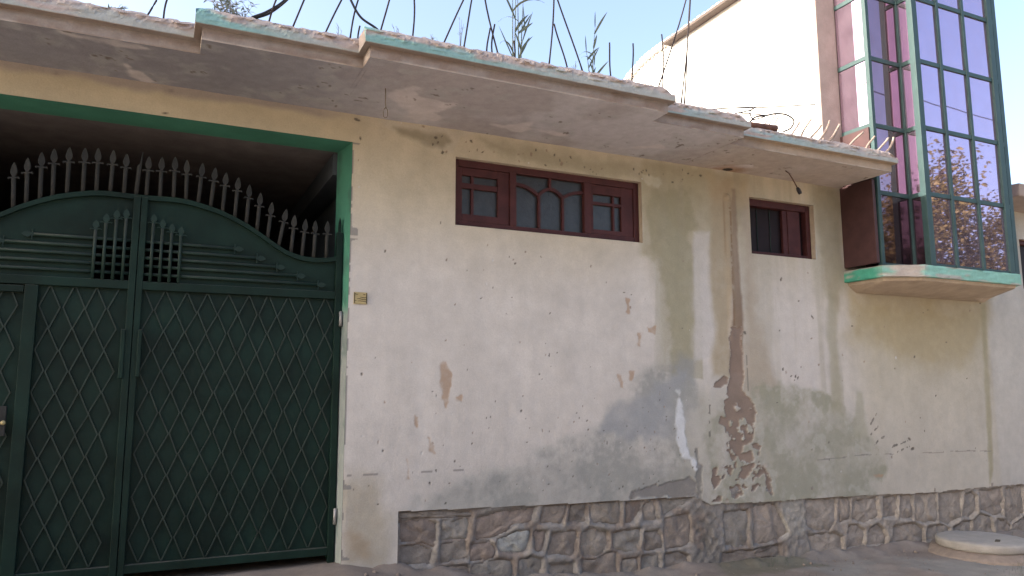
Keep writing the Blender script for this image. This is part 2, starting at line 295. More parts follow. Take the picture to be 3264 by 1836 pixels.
def glass_mat(name, tint, diff, fac, rough=.03, wav=.0):
    m = bpy.data.materials.new(name); m.use_nodes = True
    nt = m.node_tree; N = nt.nodes; L = nt.links
    N.remove(N['Principled BSDF'])
    out = N['Material Output']
    g = N.new('ShaderNodeBsdfGlossy'); g.inputs['Color'].default_value = (*tint, 1); g.inputs['Roughness'].default_value = rough
    d = N.new('ShaderNodeBsdfDiffuse')
    geo = N.new('ShaderNodeNewGeometry')
    n = N.new('ShaderNodeTexNoise'); n.inputs['Scale'].default_value = 5.0; n.inputs['Detail'].default_value = 6.0
    L.new(geo.outputs['Position'], n.inputs['Vector'])
    r = N.new('ShaderNodeMapRange'); r.inputs[1].default_value = .3; r.inputs[2].default_value = .75
    r.inputs[3].default_value = fac * .75; r.inputs[4].default_value = min(1.0, fac * 1.35)
    L.new(n.outputs['Fac'], r.inputs[0])
    d.inputs['Color'].default_value = (*diff, 1)
    mx = N.new('ShaderNodeMixShader')
    L.new(r.outputs[0], mx.inputs[0]); L.new(g.outputs[0], mx.inputs[1]); L.new(d.outputs[0], mx.inputs[2])
    L.new(mx.outputs[0], out.inputs['Surface'])
    if wav:
        b = N.new('ShaderNodeBump'); b.inputs['Strength'].default_value = wav; b.inputs['Distance'].default_value = .02
        n2 = N.new('ShaderNodeTexNoise'); n2.inputs['Scale'].default_value = 2.2; n2.inputs['Detail'].default_value = 1.0
        L.new(geo.outputs['Position'], n2.inputs['Vector'])
        L.new(n2.outputs['Fac'], b.inputs['Height']); L.new(b.outputs[0], g.inputs['Normal'])
    return m

M_PLASTER = mk('plaster', attr=True, var=.06, vscale=9, bump=.30, bscale=32, rough=.92, spec=.15)
M_CONCRETE = mk('painted_concrete', attr=True, var=.10, vscale=12, bump=.45, bscale=40, rough=.95, spec=.1)
M_STONE = mk('stone', attr=True, var=.20, vscale=13, bump=1.0, bscale=26, rough=.95, spec=.12, fine=.10)
M_GROUND = mk('earth', attr=True, var=.12, vscale=5, bump=.35, bscale=45, rough=1.0, spec=.05, fine=.10)
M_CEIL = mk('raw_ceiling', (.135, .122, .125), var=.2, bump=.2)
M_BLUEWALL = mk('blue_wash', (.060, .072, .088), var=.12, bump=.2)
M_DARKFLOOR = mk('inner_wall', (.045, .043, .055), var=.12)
M_REVEAL = mk('green_reveal', attr=True, var=.08, bump=.15, rough=.6, spec=.3)
M_GATE = mk('gate_green', (.0050, .0185, .0140), rough=.55, var=.40, vscale=3, bump=.35, bscale=7, spec=.16, dust=(.085, .085, .075), chip=(.06, .05, .04), chip_scale=26, chip_t=.77)
M_LAT = mk('lattice_green', (.020, .034, .028), rough=.5, var=.35, vscale=7, bump=.1, spec=.3, dust=(.11, .11, .098))
M_BAR = mk('gate_bar_green', (.009, .026, .021), rough=.5, var=.2, bump=.1, spec=.25, dust=(.075, .075, .066), chip=(.10, .08, .06), chip_scale=30, chip_t=.74)
M_SPIKE = mk('dusty_iron', (.026, .027, .026), rough=.75, var=.22, vscale=20, bump=.2, spec=.25, dust=(.062, .058, .050))
M_WOOD = mk('maroon_wood', (.060, .018, .019), rough=.55, var=.25, vscale=9, bump=.15, bscale=35, spec=.25, dust=(.12, .075, .07), chip=(.34, .25, .18), chip_scale=17, chip_t=.755)
M_WGLASS = mk('figured_glass', (.019, .019, .020), rough=.28, var=.45, vscale=12, bump=.55, bscale=32, spec=.6)
M_DARKGLASS = mk('dark_glass', (.014, .008, .010), rough=.55, var=.3, vscale=5, bump=.05, spec=.2)
M_VIOLET = glass_mat('violet_glass', (.50, .385, .52), (.30, .23, .28), .20, .02, .012)
M_MAROONGLASS = glass_mat('maroon_glass', (.36, .235, .29), (.11, .065, .065), .28, .02, .01)  # darker, redder copy of the violet glass; reflections in the recess put into colour
M_SHADEGLASS = glass_mat('shaded_plum_glass', (.20, .135, .17), (.05, .032, .038), .3, .03, .01)  # darkest copy of the glass, shade of the lowest recessed panes put into colour
M_FRAME = mk('teal_steel', (.032, .066, .066), rough=.5, var=.15, bump=.08, spec=.3)
M_BOARD = mk('brown_board', (.060, .028, .028), rough=.6, var=.2, vscale=7, bump=.1)
M_WHITE = mk('whitewash', (.78, .76, .72), rough=.9, var=.06, vscale=3, bump=.15)
M_GREYCOL = mk('grey_render', (.33, .27, .235), rough=.9, var=.14, vscale=5, bump=.3)
M_COPING = mk('coping_brick', (.76, .72, .67), rough=.9, var=.15, bump=.3)
M_RUST = mk('rebar_rust', (.030, .022, .021), rough=.8, var=.3, vscale=20, bump=.3, bscale=90)
M_RUSTPALE = mk('sunlit_caked_rebar', (.34, .26, .21), rough=.9, var=.3, vscale=20, bump=.5, bscale=70)
M_PIPE = mk('pipe_rust', (.095, .045, .032), rough=.7, var=.35, vscale=14, bump=.3)
M_HOSE = mk('black_hose', (.02, .02, .025), rough=.5, var=.1, bump=.05)
M_BRASS = mk('plaque_yellow', (.38, .31, .15), rough=.5, var=.1, vscale=20, bump=.05, spec=.4)
M_INK = mk('dark_engraving', (.035, .028, .018), rough=.7, bump=0)
M_LID = mk('lid_concrete', (.265, .255, .24), rough=.95, var=.12, vscale=7, bump=.4, bscale=50)
M_MUD = mk('mud_ring', (.205, .170, .145), rough=1, var=.2, vscale=9, bump=.6, bscale=30)
M_REED = mk('reed_green', (.12, .14, .095), rough=.6, var=.25, vscale=12, bump=0)
M_DRY = mk('dry_weed', (.20, .17, .12), rough=.8, var=.25, bump=0)
M_LEAF = mk('tree_leaf', (.115, .10, .028), rough=.6, var=.45, vscale=1.3, bump=0, spec=.4)
M_BARK = mk('bark', (.10, .075, .055), rough=.95, var=.25, bump=.6, bscale=20)
M_GRASS = mk('grass_blade', (.07, .095, .045), rough=.7, var=.3, bump=0)
M_METAL = mk('grey_metal', (.30, .30, .30), rough=.5, var=.2, metallic=.4, bump=.1)

# ------------------------------------------------------------------ house: facade
house = tag(empty('house', (0, 0, 0)), 'stained cream plastered house with concrete canopy, stone plinth and glazed upper bay', 'house')
GX0, GX1, GZ1 = -1.735, 1.338, 3.446
WIN = [(2.25, 4.21, 2.83, 3.443), (5.59, 6.52, 2.83, 3.448), (10.2, 11.9, 2.71, 3.38)]
def plinth_top(x):
    return np.interp(x, [1.78, 3.03, 4.55, 4.74, 4.92, 5.88, 6.17, 6.85, 8.0, 9.76, 13], [.44, .409, .386, .382, .296, .279, .276, .264, .231, .233, .22])
def ground_z(x):
    return np.interp(x, [-300, -3, 1.0, 1.35, 1.8, 2.1, 2.9, 5.0, 6.2, 7.9, 12, 300], [.0, .03, .05, .065, -.03, -.085, -.24, -.30, -.326, -.36, -.40, -.6])

def facade():
    xs = np.unique(np.round(np.concatenate([np.arange(-3.2, 1.3, .03), [GX0, GX1], np.arange(1.345, 5.0, .0075), np.arange(5, 9.6, .0115), np.arange(9.6, 13.01, .04), [a for w in WIN for a in w[:2]], [1.785]]), 4))
    zs = np.unique(np.round(np.concatenate([np.arange(-.42, 3.70, .0082), [GZ1, 3.70, 3.76], [a for w in WIN for a in w[2:]]]), 4))
    X, Z = np.meshgrid(xs, zs, indexing='ij')
    x, z = X.ravel(), Z.ravel()
    n1 = fbm(x, z, 1.1, 5, 20); n2 = fbm(x, z, 4.5, 5, 30); n3 = fbm(x * 3, z * .6, 3.0, 4, 40); n4 = fbm(x, z, 22, 3, 50)
    C = np.empty((len(x), 3)); C[:] = (.62, .545, .475)
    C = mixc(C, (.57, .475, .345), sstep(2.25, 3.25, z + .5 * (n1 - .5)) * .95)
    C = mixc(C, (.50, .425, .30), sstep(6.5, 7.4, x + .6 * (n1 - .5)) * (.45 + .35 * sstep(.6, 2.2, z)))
    C = mixc(C, (.56, .50, .43), sstep(9.36, 9.44, x) * .8)
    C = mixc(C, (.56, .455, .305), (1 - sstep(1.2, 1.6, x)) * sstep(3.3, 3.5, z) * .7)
    C *= (1 + .10 * (n2 - .5) * 2 + .05 * (n3 - .5) * 2)[:, None]
    relief = (n1 - .5) * .012 + (n2 - .5) * .006 + (n3 - .5) * .003
    T = STAIN
    def st(k, col, op, soft, warp, ws=5.0, seed=60, tex=0.0):
        nonlocal C
        m = pmask(x, z, T[k], soft, warp, ws, seed) * op
        if tex: m = m * np.clip(1 - tex + tex * 2 * n2 + tex * (n4 - .5), 0, 1)
        C = mixc(C, col, m); return m
    st('olive_top2', (.36, .31, .21), .7, .06, .07, 7, 61, .5)
    st('smear_top', (.56, .48, .38), .75, .02, .05, 9, 62, .4)
    st('olive_top', (.30, .255, .175), .8, .03, .035, 8, 63, .2)
    vs_ = fbm(x * 5.5, z * .35, 1.0, 5, 91)          # vertical wash marks
    C = mixc(C, (.42, .365, .27), sstep(.50, .68, vs_) * sstep(3.9, 4.5, x) * sstep(7.4, 6.6, x) * .45)
    C = mixc(C, (.66, .585, .52), sstep(.46, .30, vs_) * sstep(3.9, 4.5, x) * sstep(7.4, 6.6, x) * .35)
    m = pmask(x, z, [(4.2, 3.68), (5.56, 3.68), (5.56, 3.30), (5.3, 2.95), (4.97, 2.74), (4.88, 2.3), (4.22, 2.75)], .06, .10, 4, 96) * np.clip(.45 + .8 * n2, 0, 1)
    C = mixc(C, (.40, .34, .225), m * .8)
    m = pmask(x, z, [(6.53, 3.68), (6.95, 3.68), (6.94, 2.7), (6.80, 2.3), (6.60, 2.6)], .07, .10, 4, 97) * np.clip(.4 + .8 * n2, 0, 1)
    C = mixc(C, (.365, .305, .205), m * .85)
    st('algae_win', (.36, .31, .20), .95, .05, .15, 4.5, 64, .4)
    m = pmask(x, z, [(4.30, 1.6), (4.895, 1.5), (4.895, 2.75), (4.40, 3.2)], .012, .012, 8, 65) * sstep(4.15, 4.55, x) * .7 * np.clip(.4 + n2, 0, 1)
    C = mixc(C, (.375, .33, .225), m)
    st('light_strip', (.60, .535, .475), .8, .03, .03, 5, 66, .2)
    st('olive_pipe', (.42, .335, .225), .95, .05, .05, 4, 67, .3)
    st('beige_pipe', (.44, .36, .27), .9, .08, .08, 4, 68, .3)
    st('tan_pipe_top', (.48, .35, .22), .5, .08, .06, 6, 69)
    st('white_win', (.62, .55, .43), .6, .02, .05, 12, 70, .5)
    st('olive_sw', (.35, .295, .20), .6, .10, .06, 5, 71, .3)
    big = fbm(x, z, 2.6, 5, 92)
    m = pmask(x, z, T['damp'], .14, .26, 2.6, 72) * (.60 + .80 * big) * np.clip(.55 + .9 * n2, 0, 1)
    m *= np.clip(.65 + 1.6 * (n2 - .5) + .9 * (n4 - .5), .2, 1.25)
    C = mixc(C, (.325, .308, .272), np.clip(m, 0, .88))
    m = pmask(x, z, T['damp_blue'], .06, .13, 5, 73) * (.35 + .8 * n2)
    C = mixc(C, (.345, .335, .325), np.clip(m, 0, .8))
    m = pmask(x, z, [(1.9, .40), (4.8, .34), (4.8, .62), (3.5, .70), (2.2, .56)], .10, .16, 4, 93) * (.3 + .9 * n2)
    C = mixc(C, (.335, .315, .275), np.clip(m, 0, .45))
    m = pmask(x, z, T['olive_low'], .05, .15, 4.5, 74) * (.55 + .90 * big) * np.clip(.5 + n2, 0, 1)
    m *= np.clip(.75 + 1.5 * (n2 - .5) + .8 * (n4 - .5), .2, 1.25)
    C = mixc(C, (.335, .312, .222), np.clip(m, 0, .88))
    m = pmask(x, z, [(4.35, .30), (4.55, 1.35), (5.2, 1.65), (5.9, 1.25), (6.9, 1.1), (7.25, .7), (7.2, .2)], .18, .18, 3, 98) * np.clip(.55 + .8 * (n2 - .5), 0, 1)
    C = mixc(C, (.375, .345, .270), m * .8)
    m = sstep(.60, .70, fbm(x, z, 7, 4, 94)) * pmask(x, z, T['olive_low'], .1)
    C = mixc(C, (.50, .455, .38), m * .55)
    st('olive_streak', (.385, .340, .235), .7, .05, .05, 5, 75, .3)
    st('olive_streak2', (.365, .335, .235), .6, .04, .05, 5, 76, .3)
    st('yellow_jamb', (.44, .365, .26), .75, .12, .14, 4, 77, .3)
    st('orange_jamb', (.39, .28, .175), .6, .07, .08, 7, 78, .3)
    m = pmask(x, z, T['yellow_bay'], .25, .22, 3, 79) * (.5 + .8 * fbm(x * 4, z * .5, 1.0, 4, 95))
    C = mixc(C, (.45, .355, .205), np.clip(m, 0, .75))
    st('streak_r', (.38, .325, .20), .8, .03, .02, 6, 80, .3)
    drip = sstep(.56, .72, fbm(x * 7, z * .25, 1.0, 4, 90)) * sstep(2.0, 3.6, z) * .35
    C = mixc(C, (.38, .32, .23), drip * sstep(4.1, 4.6, x))
    # rust run and fallen plaster below the drain hole
    m = pmask(x, z, T['rust'], .02, .018, 9, 81)
    C = mixc(C, (.27, .19, .135), m * (.80 + .18 * sstep(2.7, 1.9, z)) * np.clip(.6 + .8 * n2, 0, 1.1))
    ridge = np.exp(-((x - 5.285) / .042) ** 2) * sstep(3.5, 3.4, z) * sstep(1.7, 2.0, z)
    relief -= ridge * (.012 + .022 * (n2 - .5))
    C = mixc(C, (.27, .175, .105), np.exp(-((x - 5.325 - .012 * (vs_ - .5)) / .016) ** 2) * sstep(3.45, 3.2, z) * sstep(1.6, 2.0, z) * np.clip(n4 * 1.7, 0, 1) * .9)
    C = mixc(C, (.36, .265, .175), np.exp(-((x - 5.30) / .075) ** 2) * sstep(3.7, 3.4, z) * sstep(1.6, 2.0, z) * np.clip(.35 + .6 * vs_, 0, 1) * .75)
    C = mixc(C, (.30, .20, .12), np.exp(-((x - 5.235) / .012) ** 2) * sstep(3.45, 3.3, z) * sstep(2.7, 2.9, z) * .7)
    node = np.hypot(x - 5.28, z - 3.40); relief -= (1 - sstep(.02, .05, node)) * .02
    edge = np.abs(x - 5.31 - .02 * (fbm(z * 0, z, 3, 3, 5) - .5)) < .012
    C = mixc(C, (.26, .15, .08), (edge & (z < 3.3) & (z > 2.05)) * .55 * (n4 > .42))
    peel = np.zeros(len(x))
    for i, p in enumerate(PEEL):
        peel = np.maximum(peel, pmask(x, z, p, .006, .035, 13, 100 + i))
    holes = sstep(.62, .66, fbm(x, z, 13, 4, 120)) * sstep(1.35, 1.15, z)
    peel *= 1 - holes
    peel = np.maximum(peel, sstep(.69, .71, fbm(x, z, 16, 4, 125)) * pmask(x, z, [(5.0, .3), (5.7, .3), (5.6, .8), (5.1, .8)], .08))
    C = mixc(C, np.array((.285, .200, .150)) * (1 + .35 * (n2 - .5))[:, None], peel * .92)
    relief += peel * .011
    curl = sstep(.02, .35, peel) * sstep(.98, .5, peel); relief -= curl * .006
    C = mixc(C, (.62, .55, .48), curl * .35)
    rim = np.zeros(len(x))
    m = st('efflor', (.70, .675, .655), .9, .02, .05, 12, 130, .45); relief -= m * .004
    m = st('crust', (.245, .215, .19), .85, .01, .05, 12, 131, .3); relief += m * .010
    m = st('dark_joint', (.19, .17, .15), .75, .012, .04, 14, 132, .5); relief += m * .006
    for i, p in enumerate(ORANGE):
        m = pmask(x, z, p, .012, .030, 15, 140 + i); m *= .35 + .9 * n4
        C = mixc(C, (.44, .295, .195), np.clip(m, 0, .85)); relief += m * .002
    # chips, nail holes, scratches
    r = np.random.default_rng(5)
    chips = [(1.462, 1.533, .016), (2.117, 2.835, .014), (2.175, 2.515, .017), (2.551, 2.327, .012), (2.501, 2.199, .014), (2.829, 2.528, .014), (3.982, 2.328, .016), (4.049, 2.186, .018), (5.985, 2.578, .025), (6.412, 2.189, .028), (5.453, 1.988, .025), (5.95, 1.615, .020), (5.99, 1.585, .018), (6.06, 1.545, .022), (6.12, 1.54, .020), (6.15, 1.52, .026), (6.10, 1.50, .018), (7.858, .73, .03), (7.817, .838, .03), (1.608, .989, .018), (1.977, .89, .014), (2.266, .815, .016), (2.101, .746, .013), (2.048, .648, .017), (2.186, .477, .013)]
    for k in range(150):
        cx = r.uniform(1.42, 4.9) if k < 110 else r.uniform(5.6, 9.3)
        chips.append((cx, r.uniform(.5, 2.7), r.uniform(.006, .013) * (1 if cx < 5 else 1.5)))
    for k in range(60):
        cx = 2.0 + 2.6 * r.random() ** .8; chips.append((cx, r.uniform(.5, 1.3), r.uniform(.006, .012)))
    for k in range(46):   # smuts above the window and under the soffit
        cx = r.uniform(2.0, 4.9); chips.append((cx, r.uniform(3.46, 3.64), r.uniform(.008, .02)))
    for cx, cz, s in [(1.05, 3.655, .03), (.9, 3.66, .015), (1.22, 3.665, .012), (1.37, 3.645, .028), (1.4, 3.49, .022), (1.75, 3.675, .012), (1.95, 3.675, .014), (-.05, 3.66, .02), (-.8, 3.66, .02), (-.08, 3.47, .02), (1.39, 3.30, .012), (1.40, 3.07, .014), (4.95, 3.6, .02)]:
        chips.append((cx, cz, s))
    for cx, cz, s in chips:
        a = r.uniform(-.6, .6) + (math.pi / 2 if r.random() < .7 else 0); e = r.uniform(.35, .75)
        b = (np.abs(x - cx) < s * 1.8) & (np.abs(z - cz) < s * 1.8)
        if not b.any(): continue
        dx, dz = x[b] - cx, z[b] - cz
        u = dx * math.cos(a) + dz * math.sin(a); v = (-dx * math.sin(a) + dz * math.cos(a)) / e
        dd = np.sqrt(u * u + v * v) / s + (n4[b] - .5) * .9
        mm = 1 - sstep(.7, 1.0, dd)
        colr = (.13, .105, .085) if r.random() < .62 or s > .02 else ((.66, .60, .54) if r.random() < .4 else (.33, .24, .18))
        tmp = C[b]; C[b] = mixc(tmp, colr, mm * .9)
        relief[b] += mm * .004
    # hairline cracks
    for (xa, xb, z0, amp, sd) in [(1.36, 2.35, .742, .004, 1), (6.3, 9.4, .66, .05, 2)]:
        zc = z0 + amp * (fbm(x, x * 0, 1.3, 4, 150 + sd) - .5) * 2
        m = (np.abs(z - zc) < .0055) & (x > xa) & (x < xb) & (fbm(x, x * 0, 9, 3, 155 + sd) > .44)
        C = mixc(C, (.22, .19, .17), m * .65)
    for (ax, az, bx, bz) in [(7.20, 1.02, 7.30, 1.14), (7.18, .90, 7.31, .99), (7.24, .80, 7.40, .88), (7.52, .76, 7.78, .82), (7.60, .70, 7.80, .76), (7.55, .78, 7.70, .80), (4.945, .95, 4.96, 1.30), (5.46, 1.35, 5.46, 1.75)]:
        t = np.clip(((x - ax) * (bx - ax) + (z - az) * (bz - az)) / ((bx - ax) ** 2 + (bz - az) ** 2), 0, 1)
        d = np.hypot(x - ax - t * (bx - ax), z - az - t * (bz - az))
        C = mixc(C, (.15, .13, .11), ((d < .010) & (n4 > .45)) * .75)
    # worn corner of the gate jamb
    m = (x > GX1 - .01) & (x < GX1 + .012 + .05 * sstep(.62, .7, fbm(x * 0, z, 6, 3, 160))) & (z < GZ1)
    C = mixc(C, (.24, .22, .20), m * (fbm(x * 0, z, 9, 3, 161) > .52) * .8)
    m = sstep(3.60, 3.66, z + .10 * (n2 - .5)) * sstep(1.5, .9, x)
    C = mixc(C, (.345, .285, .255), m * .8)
    C = np.clip(C * np.array((.82, .885, .945)), .02, .85)
    # keep the borders of the openings true
    keep = np.ones(len(x))
    for (a, b_, c, d) in WIN + [(GX0, GX1, -1, GZ1)]:
        dd = np.maximum(np.maximum(a - x, x - b_), np.maximum(c - z, z - d))
        keep *= sstep(.0, .03, np.abs(dd))
    y = relief * keep
    nx, nz = X.shape
    I = np.arange(nx * nz).reshape(nx, nz)
    F = np.stack([I[:-1, :-1], I[1:, :-1], I[1:, 1:], I[:-1, 1:]], -1)
    cx = (xs[:-1] + xs[1:])[:, None] / 2 + 0 * zs[None, :-1]; cz = (zs[:-1] + zs[1:])[None, :] / 2 + 0 * xs[:-1, None]
    ok = np.ones(cx.shape, bool)
    for (a, b_, c, d) in WIN + [(GX0, GX1, -1, GZ1)]:
        ok &= ~((cx > a) & (cx < b_) & (cz > c) & (cz < d))
    rag = plinth_top(cx) + (fbm(cx, cz, 6, 4, 170) - .5) * .035 * sstep(4.5, 5.2, cx) + (fbm(cx, cz, 9, 3, 171) - .5) * .006
    ok &= ~((cx > 1.785) & (cz < rag))
    F = F[ok]
    used = np.unique(F); mp = np.full(nx * nz, -1); mp[used] = np.arange(len(used))
    V = np.stack([x, y, z], 1)[used]
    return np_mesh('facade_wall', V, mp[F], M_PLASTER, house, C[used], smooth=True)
facade()

def reparent_fix(o, parent):
    o.matrix_parent_inverse = Matrix.Translation(-parent.location)
    return o

# ------------------------------------------------------------------ plinth of rubble stone with raised joints
def plinth():
    xs = np.concatenate([np.arange(1.785, 10.2, .0125), np.arange(10.2, 13.01, .06)])
    zs = np.arange(-.50, .47, .0125)
    X, Z = np.meshgrid(xs, zs, indexing='ij'); x, z = X.ravel(), Z.ravel()
    sd = np.full(len(x), 1.0)
    for p in STONES:
        P = np.array(p)
        b = (x > P[:, 0].min() - .1) & (x < P[:, 0].max() + .1) & (z > P[:, 1].min() - .1) & (z < P[:, 1].max() + .1)
        if b.any(): sd[b] = np.minimum(sd[b], poly_sdf(x[b], z[b], p))
    n = fbm(x, z, 5, 5, 201); n2 = fbm(x, z, 22, 4, 210)
    jw = .010 + .020 * fbm(x, z, 4, 3, 203)
    s2 = sd - .007
    y = .036 - .010 * sstep(-.006, .006, s2) - .012 * sstep(.0, jw * .8, s2) + (n - .5) * .028 + (n2 - .5) * .022
    y = np.where(sd < -.012, .070, y)
    C = np.empty((len(x), 3)); C[:] = (.295, .258, .232)
    C = mixc(C, (.255, .195, .160), sstep(.47, .62, n) * .75)
    C = mixc(C, (.40, .335, .285), sstep(5.6, 7.2, x) * .85)
    C = mixc(C, (.42, .38, .335), np.clip(.3 + n, 0, 1) * pmask(x, z, [(5.85, -.1), (6.16, -.1), (6.16, .3), (5.85, .3)], .04, .03) * .8)
    C = mixc(C, (.17, .150, .132), sstep(.40, .56, n2) * pmask(x, z, [(4.62, -.4), (5.05, -.4), (5.0, .2), (4.72, .3)], .05, .12, 6, 215) * .8)
    C = mixc(C, (.12, .12, .085), pmask(x, z, [(4.95, -.45), (6.1, -.45), (5.8, -.27), (5.05, -.26)], .04, .05, 8, 216) * .6)
    C *= (1 + .3 * (n2 - .5))[:, None]
    nx, nz = X.shape; I = np.arange(nx * nz).reshape(nx, nz)
    F = np.stack([I[:-1, :-1], I[1:, :-1], I[1:, 1:], I[:-1, 1:]], -1).reshape(-1, 4)
    pl = np_mesh('plinth', np.stack([x, y, z], 1), F, M_STONE, house, C * np.array((.82, .88, .90)), smooth=True)
    pl['label'] = 'rubble stone plinth with raised mortar joints'
    r = np.random.default_rng(9)
    for i, p in enumerate(STONES):
        P = np.array(p); c = P.mean(0)
        Q = []
        for k in range(len(P)):
            a, b = P[k], P[(k + 1) % len(P)]
            m = max(2, int(np.hypot(*(b - a)) / .03))
            for t in range(m): Q.append(a + (b - a) * t / m)
        Q = np.array(Q); n = len(Q)
        Q = Q + (np.stack([fbm(Q[:, 0], Q[:, 1], 17, 3, 250), fbm(Q[:, 0], Q[:, 1], 17, 3, 260)], 1) - .5) * .05
        # soften corners
        for _ in range(1): Q = (np.roll(Q, 1, 0) + 2 * Q + np.roll(Q, -1, 0)) / 4
        tone = np.array([(.285, .225, .188), (.295, .240, .200), (.27, .205, .170), (.30, .255, .22), (.265, .215, .182)][r.integers(5)]) * r.uniform(.9, 1.06)
        if c[0] > 5.6: tone = tone * .3 + np.array((.405, .325, .270)) * .7
        if i == 7: tone = np.array((.38, .355, .325))
        tone = tone * np.array((.84, .92, .95))
        V = []; C = []; F = []
        tilt = r.normal(0, .012, 2); lift = r.uniform(-.004, .006)
        for s, yy in ((1.20, .075), (1.13, .046), (1.0, .036), (.78, .033), (.48, .030), (.22, .030)):
            R = c + (Q - c) * s
            ny = (fbm(R[:, 0], R[:, 1], 16, 4, 220) - .5) * .046
            V += [(R[k, 0], yy + lift + ny[k] + tilt[0] * (R[k, 0] - c[0]) + tilt[1] * (R[k, 1] - c[1]), R[k, 1]) for k in range(n)]
            C += [tone * (1 + .5 * (fbm(R[k, 0], R[k, 1], 11, 3, 230) - .5)) for k in range(n)]
        for ring in range(5):
            for k in range(n):
                l = (k + 1) % n; F.append((ring * n + k, (ring + 1) * n + k, (ring + 1) * n + l, ring * n + l))
        V.append((c[0], .030 + lift, c[1])); C.append(tone)
        me = bpy.data.meshes.new('stone')
        F2 = [tuple(f) for f in F] + [(5 * n + k, len(V) - 1, 5 * n + (k + 1) % n) for k in range(n)]
        me.from_pydata([tuple(v) for v in V], [], F2)
        a = me.color_attributes.new('Col', 'FLOAT_COLOR', 'POINT')
        cc = np.ones((len(V), 4), np.float32); cc[:, :3] = np.clip(np.array(C), .03, .6); a.data.foreach_set('color', cc.ravel())
        me.polygons.foreach_set('use_smooth', np.ones(len(me.polygons), bool)); me.materials.append(M_STONE); me.update()
        link('stone', me, pl)
plinth()

# ------------------------------------------------------------------ gate opening: painted reveal and dark carport behind
def reveal():
    zs = np.arange(-.1, GZ1 + .001, .03); zs[-1] = GZ1
    ys = np.linspace(0.004, .33, 12)
    Y, Z = np.meshgrid(ys, zs, indexing='ij'); y, z = Y.ravel(), Z.ravel()
    x = GX1 - (y / .33) * .055
    n = fbm(y, z, 7, 4, 240)
    C = np.empty((len(y), 3)); C[:] = (.070, .235, .165)
    C = mixc(C, (.27, .275, .28), sstep(2.15, 1.95, z + .25 * (n - .5)) * (y < .17) * .85)
    C = mixc(C, (.05, .10, .09), sstep(.55, .7, n) * .5)
    I = np.arange(len(y)).reshape(Y.shape)
    F = np.stack([I[:-1, :-1], I[:-1, 1:], I[1:, 1:], I[1:, :-1]], -1).reshape(-1, 4)
    np_mesh('gate_jamb', np.stack([x, y, z], 1), F, M_REVEAL, house, C)
    np_mesh('gate_jamb', np.stack([GX0 + GX1 - x - .0, y, z], 1), F, M_REVEAL, house, C)
    xs = np.linspace(GX0, GX1, 60); X, Y = np.meshgrid(xs, ys, indexing='ij'); x, y = X.ravel(), Y.ravel()
    n = fbm(x, y, 3, 4, 245)
    C = np.empty((len(x), 3)); C[:] = (.070, .235, .165); C *= (.8 + .4 * n)[:, None]
    I = np.arange(len(x)).reshape(X.shape)
    F = np.stack([I[:-1, :-1], I[:-1, 1:], I[1:, 1:], I[1:, :-1]], -1).reshape(-1, 4)
    np_mesh('lintel_soffit', np.stack([x, y, GZ1 + 0 * x], 1), F, M_REVEAL, house, C)
reveal()
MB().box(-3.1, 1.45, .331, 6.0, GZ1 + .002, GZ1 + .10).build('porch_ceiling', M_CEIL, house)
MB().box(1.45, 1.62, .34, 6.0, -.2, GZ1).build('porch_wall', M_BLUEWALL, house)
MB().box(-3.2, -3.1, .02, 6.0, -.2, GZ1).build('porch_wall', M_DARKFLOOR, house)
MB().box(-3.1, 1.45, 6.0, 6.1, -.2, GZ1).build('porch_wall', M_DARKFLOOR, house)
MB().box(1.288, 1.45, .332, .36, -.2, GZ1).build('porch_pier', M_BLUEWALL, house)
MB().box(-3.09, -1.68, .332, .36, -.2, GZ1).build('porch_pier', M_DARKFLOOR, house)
mb = MB()
mb.prism_yz([(.35, 3.25), (.35, 3.44), (5.9, 3.44), (5.9, 3.25)], 1.25, 1.44)
mb.build('porch_beam', M_BLUEWALL, house)
MB().box(-3.2, 6.70, .05, 8.0, 3.71, 3.83).build('roof_slab', M_GREYCOL, house)
MB().box(1.62, 6.7, 7.8, 8.0, -.3, 3.71).build('rear_wall', M_DARKFLOOR, house)

